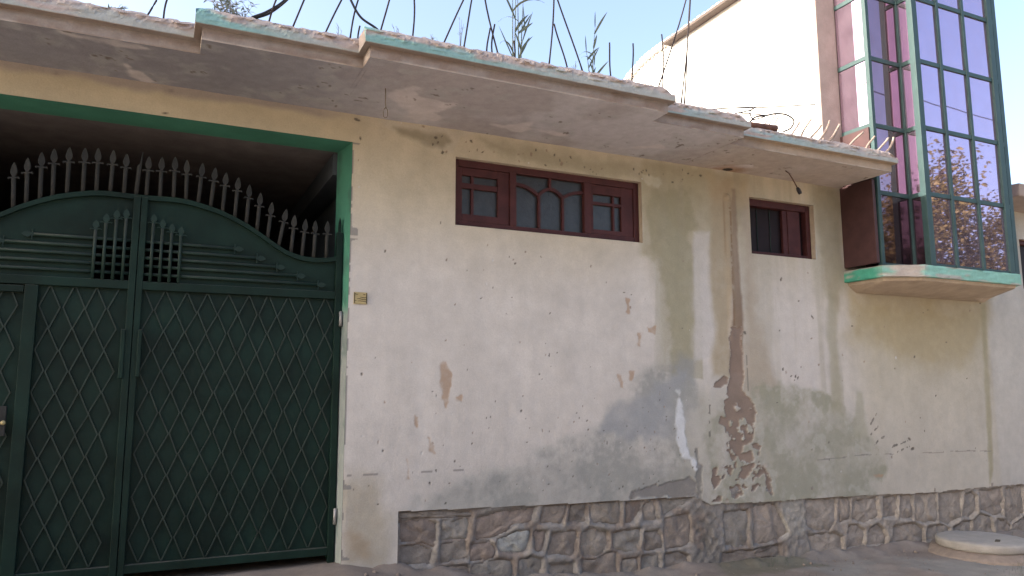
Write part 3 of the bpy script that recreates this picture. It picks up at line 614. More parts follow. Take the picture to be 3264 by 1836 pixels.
# ------------------------------------------------------------------ canopy with stepped edge
SEG = [(-3.2, .12, -.68), (.12, 1.19, -.92), (1.19, 3.71, -1.12), (3.71, 4.72, -.90), (4.72, 6.91, -.71)]
ZS = 3.69
def canopy():
    xs = np.unique(np.round(np.concatenate([np.arange(-3.2, -1.2, .05), np.arange(-1.2, 6.9, .016), [s[0] for s in SEG], [6.91]]), 4))
    ys = np.unique(np.round(np.concatenate([np.arange(-1.12, 0, .016), [s[2] for s in SEG], [.02]]), 4))
    X, Y = np.meshgrid(xs, ys, indexing='ij'); x, y = X.ravel(), Y.ravel()
    n1 = fbm(x, y, 1.3, 5, 300); n2 = fbm(x, y, 6, 5, 310); n3 = fbm(x, y, 24, 3, 320)
    C = np.empty((len(x), 3)); C[:] = (.475, .460, .490)
    C = mixc(C, (.37, .340, .350), sstep(.46, .62, n1) * .8)
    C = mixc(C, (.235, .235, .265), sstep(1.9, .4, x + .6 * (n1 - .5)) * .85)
    C = mixc(C, (.40, .40, .41), sstep(.52, .7, n2) * .5)
    C = mixc(C, (.48, .385, .29), sstep(4.3, 5.2, x) * .5)
    for i, p in enumerate(SOFFIT):
        m = pmask(x, y, p, .02, .06, 8, 330 + i); m *= np.clip(.2 + 1.3 * n2, 0, 1)
        C = mixc(C, (.60, .555, .56), m * .85)
    # drain outlet
    d = np.hypot((x - 5.27) / 1.3, y + .05)
    C = mixc(C, (.30, .17, .09), (1 - sstep(.06, .22, d + .1 * (n2 - .5))) * .7)
    C = mixc(C, (.04, .035, .03), 1 - sstep(.035, .055, d))
    # dirt spots
    C = mixc(C, (.15, .12, .10), sstep(.70, .73, n3 * .5 + n2 * .5) * .8)
    z = ZS + (n1 - .5) * .008 + (n3 - .5) * .004
    I = np.arange(len(x)).reshape(X.shape)
    F = np.stack([I[:-1, :-1], I[:-1, 1:], I[1:, 1:], I[1:, :-1]], -1)
    cx = (xs[:-1] + xs[1:])[:, None] / 2; cy = (ys[:-1] + ys[1:])[None, :] / 2
    sy = np.interp(cx.ravel(), [v for s in SEG for v in (s[0] + 1e-5, s[1])], [v for s in SEG for v in (s[2], s[2])])[:, None]
    F = F[cy > sy]
    used = np.unique(F); mp = np.full(len(x), -1); mp[used] = np.arange(len(used))
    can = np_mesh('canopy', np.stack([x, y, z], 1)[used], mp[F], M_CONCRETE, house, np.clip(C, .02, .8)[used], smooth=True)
    can['label'] = 'rough concrete canopy slab with stepped front edge'
    for si, (x0, x1, sy) in enumerate(SEG):
        a = x0 - (.045 if 0 < si < 3 else 0); b = x1 + (.045 if si >= 2 else .03)
        xs = np.unique(np.concatenate([np.arange(a, b, .018), [b]])); n = len(xs)
        prof = [(0, ZS - .001, 0), (0, 3.703, 1), (-.004, 3.74, 1), (-.002, 3.770, 1), (-.05, 3.774, 1), (-.053, 3.780, 2), (-.053, 3.797, 2), (-.052, 3.813, 2), (-.050, 3.832, 2), (-.047, 3.852, 2), (-.042, 3.874, 3), (-.018, 3.896, 3), (.04, 3.900, 3), (.12, 3.885, 3), (.25, 3.87, 3), (.6, 3.85, 3)]
        m = len(prof)
        V = np.zeros((n, m, 3)); C = np.zeros((n, m, 3))
        endt = np.minimum(xs - a, b - xs)
        lowend = sstep(0, .10, (b - xs)) if si >= 2 else np.ones(n)
        cap = fbm(xs, xs * 0 + si, 2.2, 4, 340)
        for j, (py, pz, cl) in enumerate(prof):
            nj = fbm(xs, xs * 0 + j * .35 + si * 5, 6, 4, 350) - .5
            nk = fbm(xs, xs * 0 + j * .9 + si * 3, 24, 3, 360) - .5
            rough = 1.35 * (0, .002, .004, .004, .003, .002, .004, .008, .018, .030, .045, .060, .07, .07, .07, 0)[j]
            V[:, j, 0] = np.clip(xs, x0 if 0 < si < 3 else a, x1 if si >= 2 else b) if j <= 3 else xs
            V[:, j, 1] = sy + py + (nj * .8 + nk) * rough
            V[:, j, 2] = pz + (nj * .6 + nk * .9) * rough - ((1 - lowend) * .05 if j >= 9 else 0)
            if cl == 0: col = np.array((.40, .345, .30)) + 0 * xs[:, None]; col = mixc(col, (.26, .205, .17), sstep(.46, .54, fbm(xs, xs * 0, 4, 4, 370 + si)))
            elif cl == 1:
                col = np.array((.265, .232, .212)) + 0 * xs[:, None]
                col = mixc(col, (.215, .165, .138), sstep(.45, .65, fbm(xs, xs * 0 + j, 5, 4, 380)) * .8)
                col = mixc(col, (.39, .305, .215), sstep(4.6, 5.3, xs) * .6)
            elif cl == 2:
                t = fbm(xs, xs * 0 + pz * 9, 2.6, 4, 385 + si)
                g = np.array((.255, .335, .345)); col = g * (1 - 0 * xs[:, None])
                left = 1 - sstep(0.05, .9, (xs - a) / (b - a) + .25 * (t - .5))
                col = mixc(col, (.175, .340, .330), left * .8 * (1 if si in (1, 2) else .3))
                col = mixc(col, (.345, .335, .315), sstep(.1, .8, (xs - a) / (b - a) + .3 * (t - .5)) * .7 + 0 * xs)
                up = sstep(-.014, .014, (pz - 3.811 - .075 * (t - .5) * 2 - left * (.05 if si in (1, 2) else 0)))
                col = mixc(col, (.345, .292, .270), up)
            else:
                col = np.array((.345, .292, .270)) + 0 * xs[:, None]; col *= (1 + .5 * nk)[:, None]
                if si in (1, 2) and j < 12: col = mixc(col, (.175, .340, .330), 1 - sstep(.02, .16, xs - a))
            C[:, j] = col * (1 + .14 * nk)[:, None]
        vv = V.reshape(-1, 3); idx = np.arange(n * m).reshape(n, m)
        F = [tuple(int(t) for t in q) for q in np.stack([idx[:-1, :-1], idx[1:, :-1], idx[1:, 1:], idx[:-1, 1:]], -1).reshape(-1, 4)]
        vl = [tuple(v) for v in vv]; cl = list(C.reshape(-1, 3))
        for end in (0, n - 1):        # end caps: upper tier and set-back lower tier, each with its own vertices
            row = V[end]
            for lo, hi, zb in ((4, m - 1, 3.774), (0, 3, ZS - .001)):
                base = len(vl); k = hi - lo + 1
                vl += [tuple(v) for v in row[lo:hi + 1]]; cl += [C[end, t] for t in range(lo, hi + 1)]
                if lo: vl += [(row[hi, 0], row[hi, 1], zb)]; cl += [C[end, 6]]
                else: vl += [(row[hi, 0], sy + .6, row[hi, 2]), (row[lo, 0], sy + .6, zb)]; cl += [C[end, 1], C[end, 1]]
                f = tuple(range(base, len(vl)))
                F.append(f if end else tuple(reversed(f)))
            xa_, xb_ = sorted((row[4, 0], row[3, 0]))
            if xb_ - xa_ > .005:      # overhanging underside of the upper tier at the end
                base = len(vl); vl += [(xa_, sy - .05, 3.7738), (xb_, sy - .05, 3.7738), (xb_, sy + .6, 3.7738), (xa_, sy + .6, 3.7738)]
                cl += [C[end, 2]] * 4; F.append((base, base + 3, base + 2, base + 1))
        me = bpy.data.meshes.new('fascia'); me.from_pydata(vl, [], F)
        at = me.color_attributes.new('Col', 'FLOAT_COLOR', 'POINT')
        cc = np.ones((len(vl), 4), np.float32); cc[:, :3] = np.clip(np.array(cl), .02, .7); at.data.foreach_set('color', cc.ravel())
        me.materials.append(M_CONCRETE); me.update()
        link('fascia', me, can)
    # starter bars
    for i, (xa, ya, za, xb, zb) in enumerate(REBAR):
        lit = i >= 24  # sunlit bars: brightness painted into the paler cement-caked material
        rr = .0062 if not lit else .0095
        d = Vector((xb - xa, 0, zb - za)); L = d.length; d.normalize()
        p0 = Vector((xa, ya, za)) - d * .07
        bend = random.uniform(-.012, .012)
        pts = []
        k = 9
        for t in range(k):
            f = t / (k - 1); p = p0 + d * (L + .07) * f
            p = p + Vector((bend * math.sin(f * math.pi), .01 * math.sin(f * 5 + i), 0))
            pts.append(p)
        rs = [rr * (1 + (.25 * random.random() if lit else .06 * random.random())) for _ in pts]
        if lit: rs[0] = rs[1] = rr * 1.9; rs[2] = rr * 1.3
        else: rs[0] = rr * 1.4
        MB().tube(pts, rs, 7).build('rebar', M_RUSTPALE if lit else M_RUST, can, smooth=True)
    return can
can = canopy()
# second canopy and wall cap beyond the bay
mb = MB(); mb.prism_yz([(.0, 3.74), (-.45, 3.78), (-.47, 3.94), (-.1, 3.96), (.3, 3.95), (.3, 3.74)], 9.52, 13.0)
mb.build('side_canopy', M_GREYCOL, house, bevel=.015)

# ------------------------------------------------------------------ windows
def win_reveal(w, x0, x1, z0, z1, d=.062):
    mb = MB()
    mb.quad((x0, .001, z1), (x0, d, z1), (x1, d, z1), (x1, .001, z1))
    mb.quad((x0, .001, z0), (x1, .001, z0), (x1, d, z0), (x0, d, z0))
    mb.quad((x0, .001, z0), (x0, d, z0), (x0, d, z1), (x0, .001, z1))
    mb.quad((x1, .001, z0), (x1, .001, z1), (x1, d, z1), (x1, d, z0))
    mb.build('reveal', M_REVPLASTER, w)
M_REVPLASTER = mk('reveal_plaster', (.43, .36, .28), rough=.95, var=.12, vscale=14, bump=.2)
def frame_mb(x0, x1, z0, z1, l, r, b, t, y0, y1):
    mb = MB()
    mb.box(x0, x0 + l, y0, y1, z0, z1).box(x1 - r, x1, y0, y1, z0, z1)
    mb.box(x0 + l, x1 - r, y0, y1, z0, z0 + b).box(x0 + l, x1 - r, y0, y1, z1 - t, z1)
    return mb
def big_window():
    x0, x1, z0, z1 = WIN[0]
    w = frame_mb(x0, x1, z0, z1, .05, .06, .055, .063, .055, .13).build('window', M_WOOD, house, bevel=.004)
    w['label'] = 'long maroon wooden window with three arched panes'
    win_reveal(w, x0, x1, z0, z1)
    for a, b in ((2.80, 2.865), (3.585, 3.66)):
        MB().box(a, b, .050, .13, z0 + .055, z1 - .063).build('mullion', M_WOOD, w, bevel=.004)
    y0, y1 = .068, .105
    mb = MB()
    mb.box(2.302, 2.338, y0, y1, 2.887, 3.378).box(2.686, 2.798, y0, y1, 2.887, 3.378)
    mb.box(2.338, 2.686, y0, y1, 2.887, 2.953).box(2.338, 2.686, y0, y1, 3.307, 3.378)
    mb.box(2.338, 2.686, y0 + .004, y1, 3.188, 3.238).box(2.426, 2.452, y0 + .004, y1, 2.953, 3.188).box(2.426, 2.452, y0 + .004, y1, 3.238, 3.307)
    mb.build('sash', M_WOOD, w, bevel=.003)
    mb = MB()
    mb.box(3.662, 3.692, y0, y1, 2.887, 3.378).box(4.012, 4.148, y0, y1, 2.887, 3.378)
    mb.box(3.692, 4.012, y0, y1, 2.887, 2.936).box(3.692, 4.012, y0, y1, 3.286, 3.378)
    mb.box(3.692, 4.012, y0 + .004, y1, 3.180, 3.210).box(3.915, 3.936, y0 + .004, y1, 2.936, 3.180).box(3.915, 3.936, y0 + .004, y1, 3.210, 3.286)
    mb.build('sash', M_WOOD, w, bevel=.003)
    for a, b in ((3.097, 3.121), (3.349, 3.373)):
        MB().box(a, b, .066, .11, 2.885, 3.215).build('muntin', M_WOOD, w, bevel=.003)
    MB().box(3.214, 3.238, .066, .11, 3.27, 3.38).build('muntin', M_WOOD, w, bevel=.003)
    def arch(fn, xa, xb):
        pts = [(xa + (xb - xa) * t / 14, .085, fn(t / 14)) for t in range(15)]
        MB().tube(pts, .021, 4).build('arch_muntin', M_WOOD, w)
    arch(lambda t: 3.285 - .085 * t ** 2.2, 2.865, 3.109)
    arch(lambda t: 3.205 + .072 * math.sin(math.pi * t) ** .8, 3.109, 3.361)
    arch(lambda t: 3.205 + .075 * (1 - (1 - t) ** 2.2), 3.361, 3.585)
    for a, b, c, d in ((2.338, 2.426, 2.953, 3.188), (2.452, 2.686, 2.953, 3.188), (2.338, 2.426, 3.238, 3.307), (2.452, 2.686, 3.238, 3.307),
                       (3.692, 3.915, 2.936, 3.18), (3.936, 4.012, 2.936, 3.18), (3.692, 3.915, 3.21, 3.286), (3.936, 4.012, 3.21, 3.286),
                       (2.865, 3.097, 2.885, 3.21), (3.121, 3.349, 2.885, 3.21), (3.373, 3.585, 2.885, 3.21), (2.865, 3.22, 3.21, 3.38), (3.23, 3.585, 3.21, 3.38)):
        yy = .095 + random.uniform(0, .004)
        MB().box(a - .003, b + .003, yy, yy + .004, c - .003, d + .003).build('pane', M_WGLASS, w)
    MB().box(x0, x1, .131, .14, z0, z1).build('back_board', M_DARKGLASS, w)
big_window()
def small_window():
    x0, x1, z0, z1 = WIN[1]
    w = frame_mb(x0, x1, z0, z1, .045, .06, .045, .075, .062, .15).build('window', M_WOOD, house, bevel=.004)
    w['label'] = 'small maroon wooden window with one dark pane'
    win_reveal(w, x0, x1, z0, z1, .066)
    MB().box(x0 + .04, x1 - .05, .135, .14, z0 + .04, z1 - .07).build('pane', M_DARKGLASS, w)
    MB().box(6.205, 6.385, .085, .118, z0 + .045, z1 - .075).build('sash', M_WOOD, w, bevel=.004)
    MB().box(6.14, 6.21, .095, .13, z0 + .045, z1 - .075).build('mullion', M_WOOD, w, bevel=.004)
    for xx in (5.80, 5.985):
        MB().tube([(xx, .128, z0 + .05), (xx, .128, z1 - .07)], .004, 6).build('bar', M_BAR, w)
small_window()
def far_window():
    x0, x1, z0, z1 = WIN[2]
    w = frame_mb(x0, x1, z0, z1, .05, .05, .05, .06, .05, .12).build('window', M_WOOD, house, bevel=.004)
    w['label'] = 'window partly hidden behind the glazed bay'
    win_reveal(w, x0, x1, z0, z1)
    MB().box(x0 + .04, x1 - .04, .1, .105, z0 + .04, z1 - .05).build('pane', M_DARKGLASS, w)
    for t in (1, 2): MB().box(x0 + t * .56, x0 + t * .56 + .05, .06, .1, z0 + .05, z1 - .06).build('mullion', M_WOOD, w)
far_window()

# ------------------------------------------------------------------ upper storey and bay
M_COPESHADE = mk('coping_shade', (.10, .08, .07), rough=.9, var=.15, bump=.3)
def upper():
    body = []
    top = 6.60; yb = 4.12; Ry = 1.15; R = .50
    prof = [(.03, 3.72), (.03, top)] + [(yb - Ry + Ry * math.sin(t * math.pi / 32), top - R + R * math.cos(t * math.pi / 32)) for t in range(17)] + [(yb, 3.72)]
    uw = MB().prism_yz(prof, 6.73, 6.98).build('upper_wall', M_WHITE, house)
    uw['label'] = 'whitewashed side wall of the upper storey'
    MB().box(6.722, 7.03, -.012, .028, 3.70, 7.3).build('corner_pier', M_GREYCOL, uw, bevel=.006)
    MB().box(6.985, 9.45, .03, 4.1, 3.72, 6.6).build('upper_block', M_GREYCOL, house)
    # coping of bricks that follows the top and the rounded end
    path = []
    y = .06
    while y < yb - Ry: path.append((y, top, 0.0)); y += .1
    a = 0.0
    while a < math.pi / 2:
        path.append((yb - Ry + Ry * math.sin(a), top - R + R * math.cos(a), -math.atan2(R * math.sin(a), Ry * math.cos(a))))
        a += .1 / math.hypot(Ry * math.cos(a), R * math.sin(a))
    z = top - R - .05
    while z > 5.4: path.append((yb, z, -math.pi / 2)); z -= .1
    me = MB()
    me.box(-.09, .31, -.040, .040, 0.0, .060)
    proto = me.build('coping_brick', M_COPING, uw, bevel=.014)
    for i, (y, z, a) in enumerate(path):
        o = proto if i == 0 else dup(proto, uw)
        o.location = (6.72 + random.uniform(-.008, .008), y, z + random.uniform(0, .006)); o.rotation_euler = (a, 0, random.uniform(-.02, .02))
    pts = []
    for i in range(11):
        pts.append((6.60, 2.9 - 2.9 * i / 10, top + .002))
    MB().box(6.60, 6.74, .03, 2.75, top - .028, top + .02).build('coping_shade_strip', M_COPESHADE, uw, bevel=.006)  # dark strip painted in place of the shade beneath the coping overhang
upper()
M_SILL = mk('sill_turquoise', (.165, .38, .305), rough=.75, var=.35, vscale=4, bump=.4, chip=(.42, .375, .33), chip_scale=2.6, chip_t=.56)
M_TANCON = mk('tan_concrete', (.40, .325, .25), rough=.95, var=.16, vscale=6, bump=.4, chip=(.52, .47, .42), chip_scale=7, chip_t=.66)
def bay():
    RZ = [2.745, 3.555, 4.325, 5.115, 5.885, 6.66]
    out = [(6.93, .02), (6.93, -.50), (7.33, -.70), (8.98, -.70), (9.62, .02)]
    P = []
    for (xa, ya), (xb, yb) in zip(out[:-1], out[1:]):
        k = int(math.hypot(xb - xa, yb - ya) / .03)
        P += [(xa + (xb - xa) * t / k, ya + (yb - ya) * t / k) for t in range(k)]
    P.append(out[-1]); P = np.array(P); n = len(P)
    s = np.concatenate([[0], np.cumsum(np.hypot(*np.diff(P, axis=0).T))])
    rows = [2.596, 2.603, 2.625, 2.65, 2.68, 2.705, 2.722, 2.726]
    V = []; C = []; cen = np.array((8.1, -.1))
    for q, z in enumerate(rows):
        nz = fbm(s, s * 0 + z * 20, 9, 4, 500) - .5
        ins = .006 if q == 0 else (.035 if q == 7 else .0)
        XY = P + (cen - P) / np.linalg.norm(cen - P, axis=1)[:, None] * (ins + nz * .018)[:, None]
        V += [(x_, y_, z + nz[t] * (.014 if q > 4 else .005)) for t, (x_, y_) in enumerate(XY)]
        g = np.zeros((n, 3)); g[:] = (.215, .42, .36)
        g = mixc(g, (.075, .33, .235), sstep(.52, .40, s + .1 * nz))
        t_ = fbm(s, s * 0 + z * 12, 3.5, 4, 505)
        g = mixc(g, (.36, .325, .295), sstep(.55, .66, s + .25 * nz) * sstep(1.02, .90, s + .25 * nz))
        g = mixc(g, (.38, .34, .31), sstep(.60, .68, t_) * .8)
        if q >= 6: g = mixc(g, (.36, .32, .29), sstep(.42, .55, t_))
        C.append(g * (1 + .3 * nz)[:, None])
    F = []
    for q in range(len(rows) - 1):
        for t in range(n - 1): F.append((q * n + t, q * n + t + 1, (q + 1) * n + t + 1, (q + 1) * n + t))
    F.append(tuple((len(rows) - 1) * n + t for t in range(n))); F.append(tuple(reversed(range(n))))
    me = bpy.data.meshes.new('bay_window'); me.from_pydata(V, [], F)
    at = me.color_attributes.new('Col', 'FLOAT_COLOR', 'POINT'); cc = np.ones((len(V), 4), np.float32); cc[:, :3] = np.clip(np.concatenate(C), .02, .7); at.data.foreach_set('color', cc.ravel())
    me.materials.append(M_CONCRETE); me.update()
    bw = link('bay_window', me, house)
    bw['label'] = 'violet glass bay with teal steel frame on a turquoise slab'
    mb = MB(); L3 = [([(6.98, .0), (6.98, -.46), (7.345, -.655), (8.95, -.655), (9.54, .0)], 2.5955), ([(6.99, .0), (6.99, -.455), (7.35, -.645), (8.945, -.645), (9.53, .0)], 2.560), ([(7.10, .0), (7.14, -.12), (7.42, -.20), (8.88, -.20), (9.36, .0)], 2.487)]
    for poly, z in L3: mb.v += [(x_, y_, z) for x_, y_ in poly]
    for q in range(2):
        for t in range(5): u = (t + 1) % 5; mb.f.append((5 * q + u, 5 * q + t, 5 * q + 5 + t, 5 * q + 5 + u))
    mb.f.append((10, 14, 13, 12, 11))
    mb.build('slab_underside', M_TANCON, bw, bevel=.008)
    def post(x0, x1, y0, y1, z0=2.722, z1=6.9): MB().box(x0, x1, y0, y1, z0, z1).build('post', M_FRAME, bw, bevel=.004)
    post(7.008, 7.058, -.447, -.395); post(7.545, 7.60, -.437, -.385); post(7.55, 7.635, -.625, -.555)
    post(7.985, 8.03, -.62, -.575); post(8.448, 8.493, -.62, -.575); post(8.93, 9.02, -.625, -.57); post(9.065, 9.14, -.60, -.54)
    for i, z in enumerate(RZ):
        h0, h1 = z - .024, z + .026
        for a, b in ((7.635, 7.985), (8.03, 8.448), (8.493, 8.93)):
            MB().box(a, b, -.612, -.580, h0, h1).build('rail', M_FRAME, bw, bevel=.003)
        MB().box(9.02, 9.065, -.605, -.58, h0, h1).build('rail', M_FRAME, bw)
        MB().box(7.058, 7.545, -.428, -.396, h0, h1).build('rail', M_FRAME, bw, bevel=.003)
        MB().box(7.556, 7.586, -.555, -.437, h0, h1).build('rail', M_FRAME, bw, bevel=.003)
        if z > 3.7: MB().box(7.012, 7.044, -.395, -.02, h0, h1).build('rail', M_FRAME, bw, bevel=.003)
    rr = random.Random(4)
    def pane(cx, cy, cz, sx, sy, sz, mat=None):
        o = MB().box(-sx / 2, sx / 2, -sy / 2, sy / 2, -sz / 2, sz / 2).build('pane', mat or M_VIOLET, bw)
        o.location = (cx, cy, cz); o.rotation_euler = (rr.uniform(-.006, .006), 0, rr.uniform(-.006, .006))
    for i in range(5):
        z0, z1 = RZ[i] + .02, RZ[i + 1] - .018; cz, sz = (z0 + z1) / 2, z1 - z0
        for a, b in ((7.63, 7.99), (8.025, 8.453), (8.488, 8.935)): pane((a + b) / 2, -.594, cz, b - a, .006, sz)
        pane(7.30, -.410, cz, .495, .006, sz, M_SHADEGLASS if i == 0 else M_MAROONGLASS)
        pane(7.572, -.495, cz, .006, .125, sz, M_SHADEGLASS if i == 0 else None)
        pane(9.11, -.28, cz, .006, .52, sz)
        if i > 0: pane(7.028, -.21, cz, .006, .378, sz)
    mb = MB(); sp = random.Random(9); P = []
    for t in range(22):
        rr_ = (.042 if t % 2 == 0 else .016) * sp.uniform(.7, 1.25); w_ = 2 * math.pi * t / 22; P.append((-.357 + rr_ * math.cos(w_), 4.815 + rr_ * math.sin(w_)))
    mb.prism_yz(P, 7.0225, 7.0245); mb.build('glass_crack', M_WHITE, bw)
    MB().prism_yz([(-.357 + .012 * math.cos(t), 4.815 + .012 * math.sin(t)) for t in (0, 1, 2, 3, 4, 5)], 7.021, 7.0222).build('glass_hole', M_INK, bw)
    MB().box(6.94, 6.985, -.435, -.002, 2.76, 3.686).build('side_board', M_BOARD, bw, bevel=.004)
    MB().box(6.99, 7.03, -.40, -.002, 3.56, 4.30).build('inner_board', M_BOARD, bw)
    MB().box(7.031, 7.046, -.018, .0, 3.72, 6.9).build('edge_strip', M_BOARD, bw)
    MB().box(7.04, 9.1, -.39, .02, 6.66, 6.72).build('bay_top', M_GREYCOL, bw)
    MB().box(7.06, 9.09, -.2, -.19, 2.723, 6.66).build('inner_screen', M_BOARD, bw)
bay()

# ------------------------------------------------------------------ steel gate
def spear_mesh():
    mb = MB()
    mb.prism_xz([(0, .135), (.016, .105), (.027, .062), (.024, .038), (.011, .018), (-.011, .018), (-.024, .038), (-.027, .062), (-.016, .105)], -.006, .006)
    mb.prism_xz([(-.043, -.006), (-.047, .004), (-.040, .013), (-.030, .010), (-.016, .012), (0, .019), (.016, .012), (.030, .010), (.040, .013), (.047, .004), (.043, -.006), (.034, .002), (.016, -.002), (.012, -.016), (-.012, -.016), (-.016, -.002), (-.034, .002)], -.008, .008)
    mb.tube([(0, 0, -.035), (0, 0, -.01)], .014, 8)
    me = bpy.data.meshes.new('spear_head'); me.from_pydata(mb.v, [], mb.f); return me
def gate():
    GY = .15; CX = -.205
    g = tag(empty('gate', (CX, GY, .06)), 'dark green double steel gate with diamond lattice and spear-topped arch', 'gate')
    def put(o): return reparent_fix(o, g)
    arch_pts = [(-.03, 2.856), (.04, 2.857), (.23, 2.862), (.32, 2.855), (.44, 2.83), (.55, 2.80), (.655, 2.757), (.77, 2.70), (.88, 2.632), (.97, 2.572), (1.055, 2.522), (1.13, 2.495), (1.20, 2.478), (1.29, 2.473), (1.38, 2.480), (1.49, 2.50)]
    ax = np.array([a for a, _ in arch_pts]); az = np.array([b for _, b in arch_pts])
    arch = lambda x: float(np.interp(abs(x - CX), ax, az))
    # head mesh variants
    hm = spear_mesh(); hm.materials.append(M_SPIKE)
    hb = spear_mesh(); hb.materials.append(M_BAR)
    for side in (1, -1):
        X = lambda d: CX + side * d
        # sheet of the head panel with the cut-out behind the bar grid
        xs = np.unique(np.concatenate([np.linspace(.03, 1.46, 60), [.04, .285, .30]]))
        V = []; F = []
        for d in xs:
            zl = 2.50 if .04 <= d <= .29 else 2.18
            V += [(X(d), GY + .012, zl), (X(d), GY + .012, arch(X(d)) - .02)]
        for i in range(len(xs) - 1): F.append((2 * i, 2 * i + 2, 2 * i + 3, 2 * i + 1) if side > 0 else (2 * i + 1, 2 * i + 3, 2 * i + 2, 2 * i))
        me = bpy.data.meshes.new('head_sheet'); me.from_pydata(V, [], F); me.materials.append(M_GATE)
        o = put(link('head_sheet', me, g)); s = o.modifiers.new('s', 'SOLIDIFY'); s.thickness = .003
        # arch bar
        mb = MB(); P = [(X(d), arch(X(d))) for d in np.linspace(.0, 1.49, 46)]
        for (xa, za), (xb, zb) in zip(P[:-1], P[1:]):
            b = len(mb.v)
            for xx, zz in ((xa, za), (xb, zb)):
                mb.v += [(xx, GY - .022, zz - .036), (xx, GY + .020, zz - .036), (xx, GY + .020, zz), (xx, GY - .022, zz)]
            for k in range(4): mb.f.append((b + k, b + (k + 1) % 4, b + 4 + (k + 1) % 4, b + 4 + k))
        put(mb.build('arch_bar', M_GATE, g))
        # rails and posts
        xa, xb = sorted((X(.036), X(1.462)))
        put(MB().box(xa, xb, GY - .026, GY + .02, 2.142, 2.205).build('rail', M_GATE, g, bevel=.004))
        put(MB().box(xa, xb, GY - .026, GY + .02, .125, .185).build('rail', M_GATE, g, bevel=.004))
        xa, xb = sorted((X(1.462), X(1.512)))
        put(MB().box(xa, xb, GY - .03, GY + .024, .05, 2.70).build('post', M_GATE, g, bevel=.004))
        xa, xb = sorted((X(1.475), X(1.50)))
        put(MB().prism_xz([(xa, 2.70), (xb, 2.70), (xb - .004, 2.79), ((xa + xb) / 2, 2.83), (xa + .004, 2.79)], GY - .012, GY + .012).build('post_finial', M_GATE, g))
        # lower sheet
        xa, xb = sorted((X(.036), X(1.462)))
        put(MB().box(xa, xb, GY + .012, GY + .016, .185, 2.142).build('lower_sheet', M_GATE, g))
        # horizontal spears
        for j, (d, z) in enumerate(((.763, 2.502), (.931, 2.440), (1.085, 2.379), (1.247, 2.318), (1.413, 2.256))):
            z2 = z
            d1 = d - .10
            o = put(MB().tube([(X(.03), GY - .006, z2 + .004), (X(d1), GY - .006, z2)], .0125, 8).build('bar', M_BAR, g, smooth=True))
            h = link('spear_head', hb, o); h.location = (X(d1 + .01), GY - .006, z2); h.rotation_euler = (0, side * math.pi / 2, 0); h.scale = (.85, .8, .5)
        for d, z in ((.092, 2.735 if side > 0 else 2.755), (.155, 2.702 if side > 0 else 2.743), (.220, 2.674 if side > 0 else 2.709), (.284, 2.657 if side > 0 else 2.655)):
            o = put(MB().tube([(X(d), GY - .024, 2.205), (X(d), GY - .024, z - .09)], .0118, 8).build('bar', M_BAR, g, smooth=True))
            h = link('spear_head', hb, o); h.location = (X(d), GY - .024, z - .085); h.scale = (.85, .8, .5)
    # top spikes
    SP = [(-.175, -.172, 3.177), (-.081, -.085, 3.182), (.012, .007, 3.195), (.099, .094, 3.18), (.188, .205, 3.172), (.277, .300, 3.150), (.366, .38, 3.12), (.456, .474, 3.09), (.545, .560, 3.041), (.627, .645, 2.984), (.711, .735, 2.915), (.798, .850, 2.872), (.896, .918, 2.828), (.983, 1.005, 2.804), (1.076, 1.086, 2.800), (1.177, 1.182, 2.804)]
    LEFT = [(-.325, -.323, 3.179), (-.415, -.411, 3.192), (-.505, -.512, 3.193), (-.591, -.597, 3.185), (-.69, -.696, 3.175), (-.777, -.791, 3.151), (-.852, -.866, 3.116), (-.933, -.949, 3.064), (-1.008, -1.029, 3.019)]
    LEFT += [(2 * CX - a, 2 * CX - b, z) for a, b, z in SP[10:]]
    for xa, xb, zt in SP + LEFT:
        zb = arch(xa) - .004
        tx = xa + (xb - xa) * .6
        o = put(MB().tube([(xa, GY - .001, zb), (tx, GY - .001, zt - .13)], .0145, 10).build('spike', M_SPIKE, g, smooth=True))
        h = link('spear_head', hm, o); h.location = (tx, GY - .001, zt - .128); h.rotation_euler = (random.uniform(-.08, .08), math.atan2(xb - xa, .33), random.uniform(-.35, .35)); h.scale = (.82, .9, .88)
    put(MB().tube([(CX - .04, GY, 2.85), (CX - .028, GY, 3.08), (CX - .02, GY, 3.10), (CX - .012, GY, 3.19)], [.016, .016, .008, .003], 8).build('broken_spike', M_SPIKE, g, smooth=True))
    # meeting posts
    put(MB().box(CX - .050, CX - .002, GY - .034, GY + .024, .06, 2.84).build('post', M_GATE, g, bevel=.005))
    put(MB().box(CX + .002, CX + .046, GY - .030, GY + .024, .06, 2.84).build('post', M_GATE, g, bevel=.005))
    put(MB().box(CX - .075, CX - .045, GY - .05, GY - .012, 1.49, 1.845).build('pull_handle', M_GATE, g, bevel=.006))
    put(MB().box(CX + .036, CX + .064, GY - .05, GY - .012, 1.50, 1.845).build('pull_handle', M_GATE, g, bevel=.006))
    # wicket in the far leaf
    put(MB().box(-.895, -.812, GY - .032, GY + .02, .10, 2.14).build('wicket_post', M_GATE, g, bevel=.005))
    put(MB().box(-1.60, -.90, GY - .030, GY + .02, 2.085, 2.132).build('wicket_rail', M_GATE, g, bevel=.004))
    put(MB().box(-.985, -.935, GY - .045, GY - .02, 1.10, 1.30).build('lock_plate', M_SPIKE, g, bevel=.004))
    put(MB().lathe([(.0, -.03), (.012, -.028), (.016, -.018), (.012, -.008), (.006, 0)], 12).build('knob', M_BRASS, g, smooth=True))
    k = bpy.data.objects['knob']; k.location = (-.945, GY - .05, 1.19); k.rotation_euler = (-math.pi / 2, 0, 0)
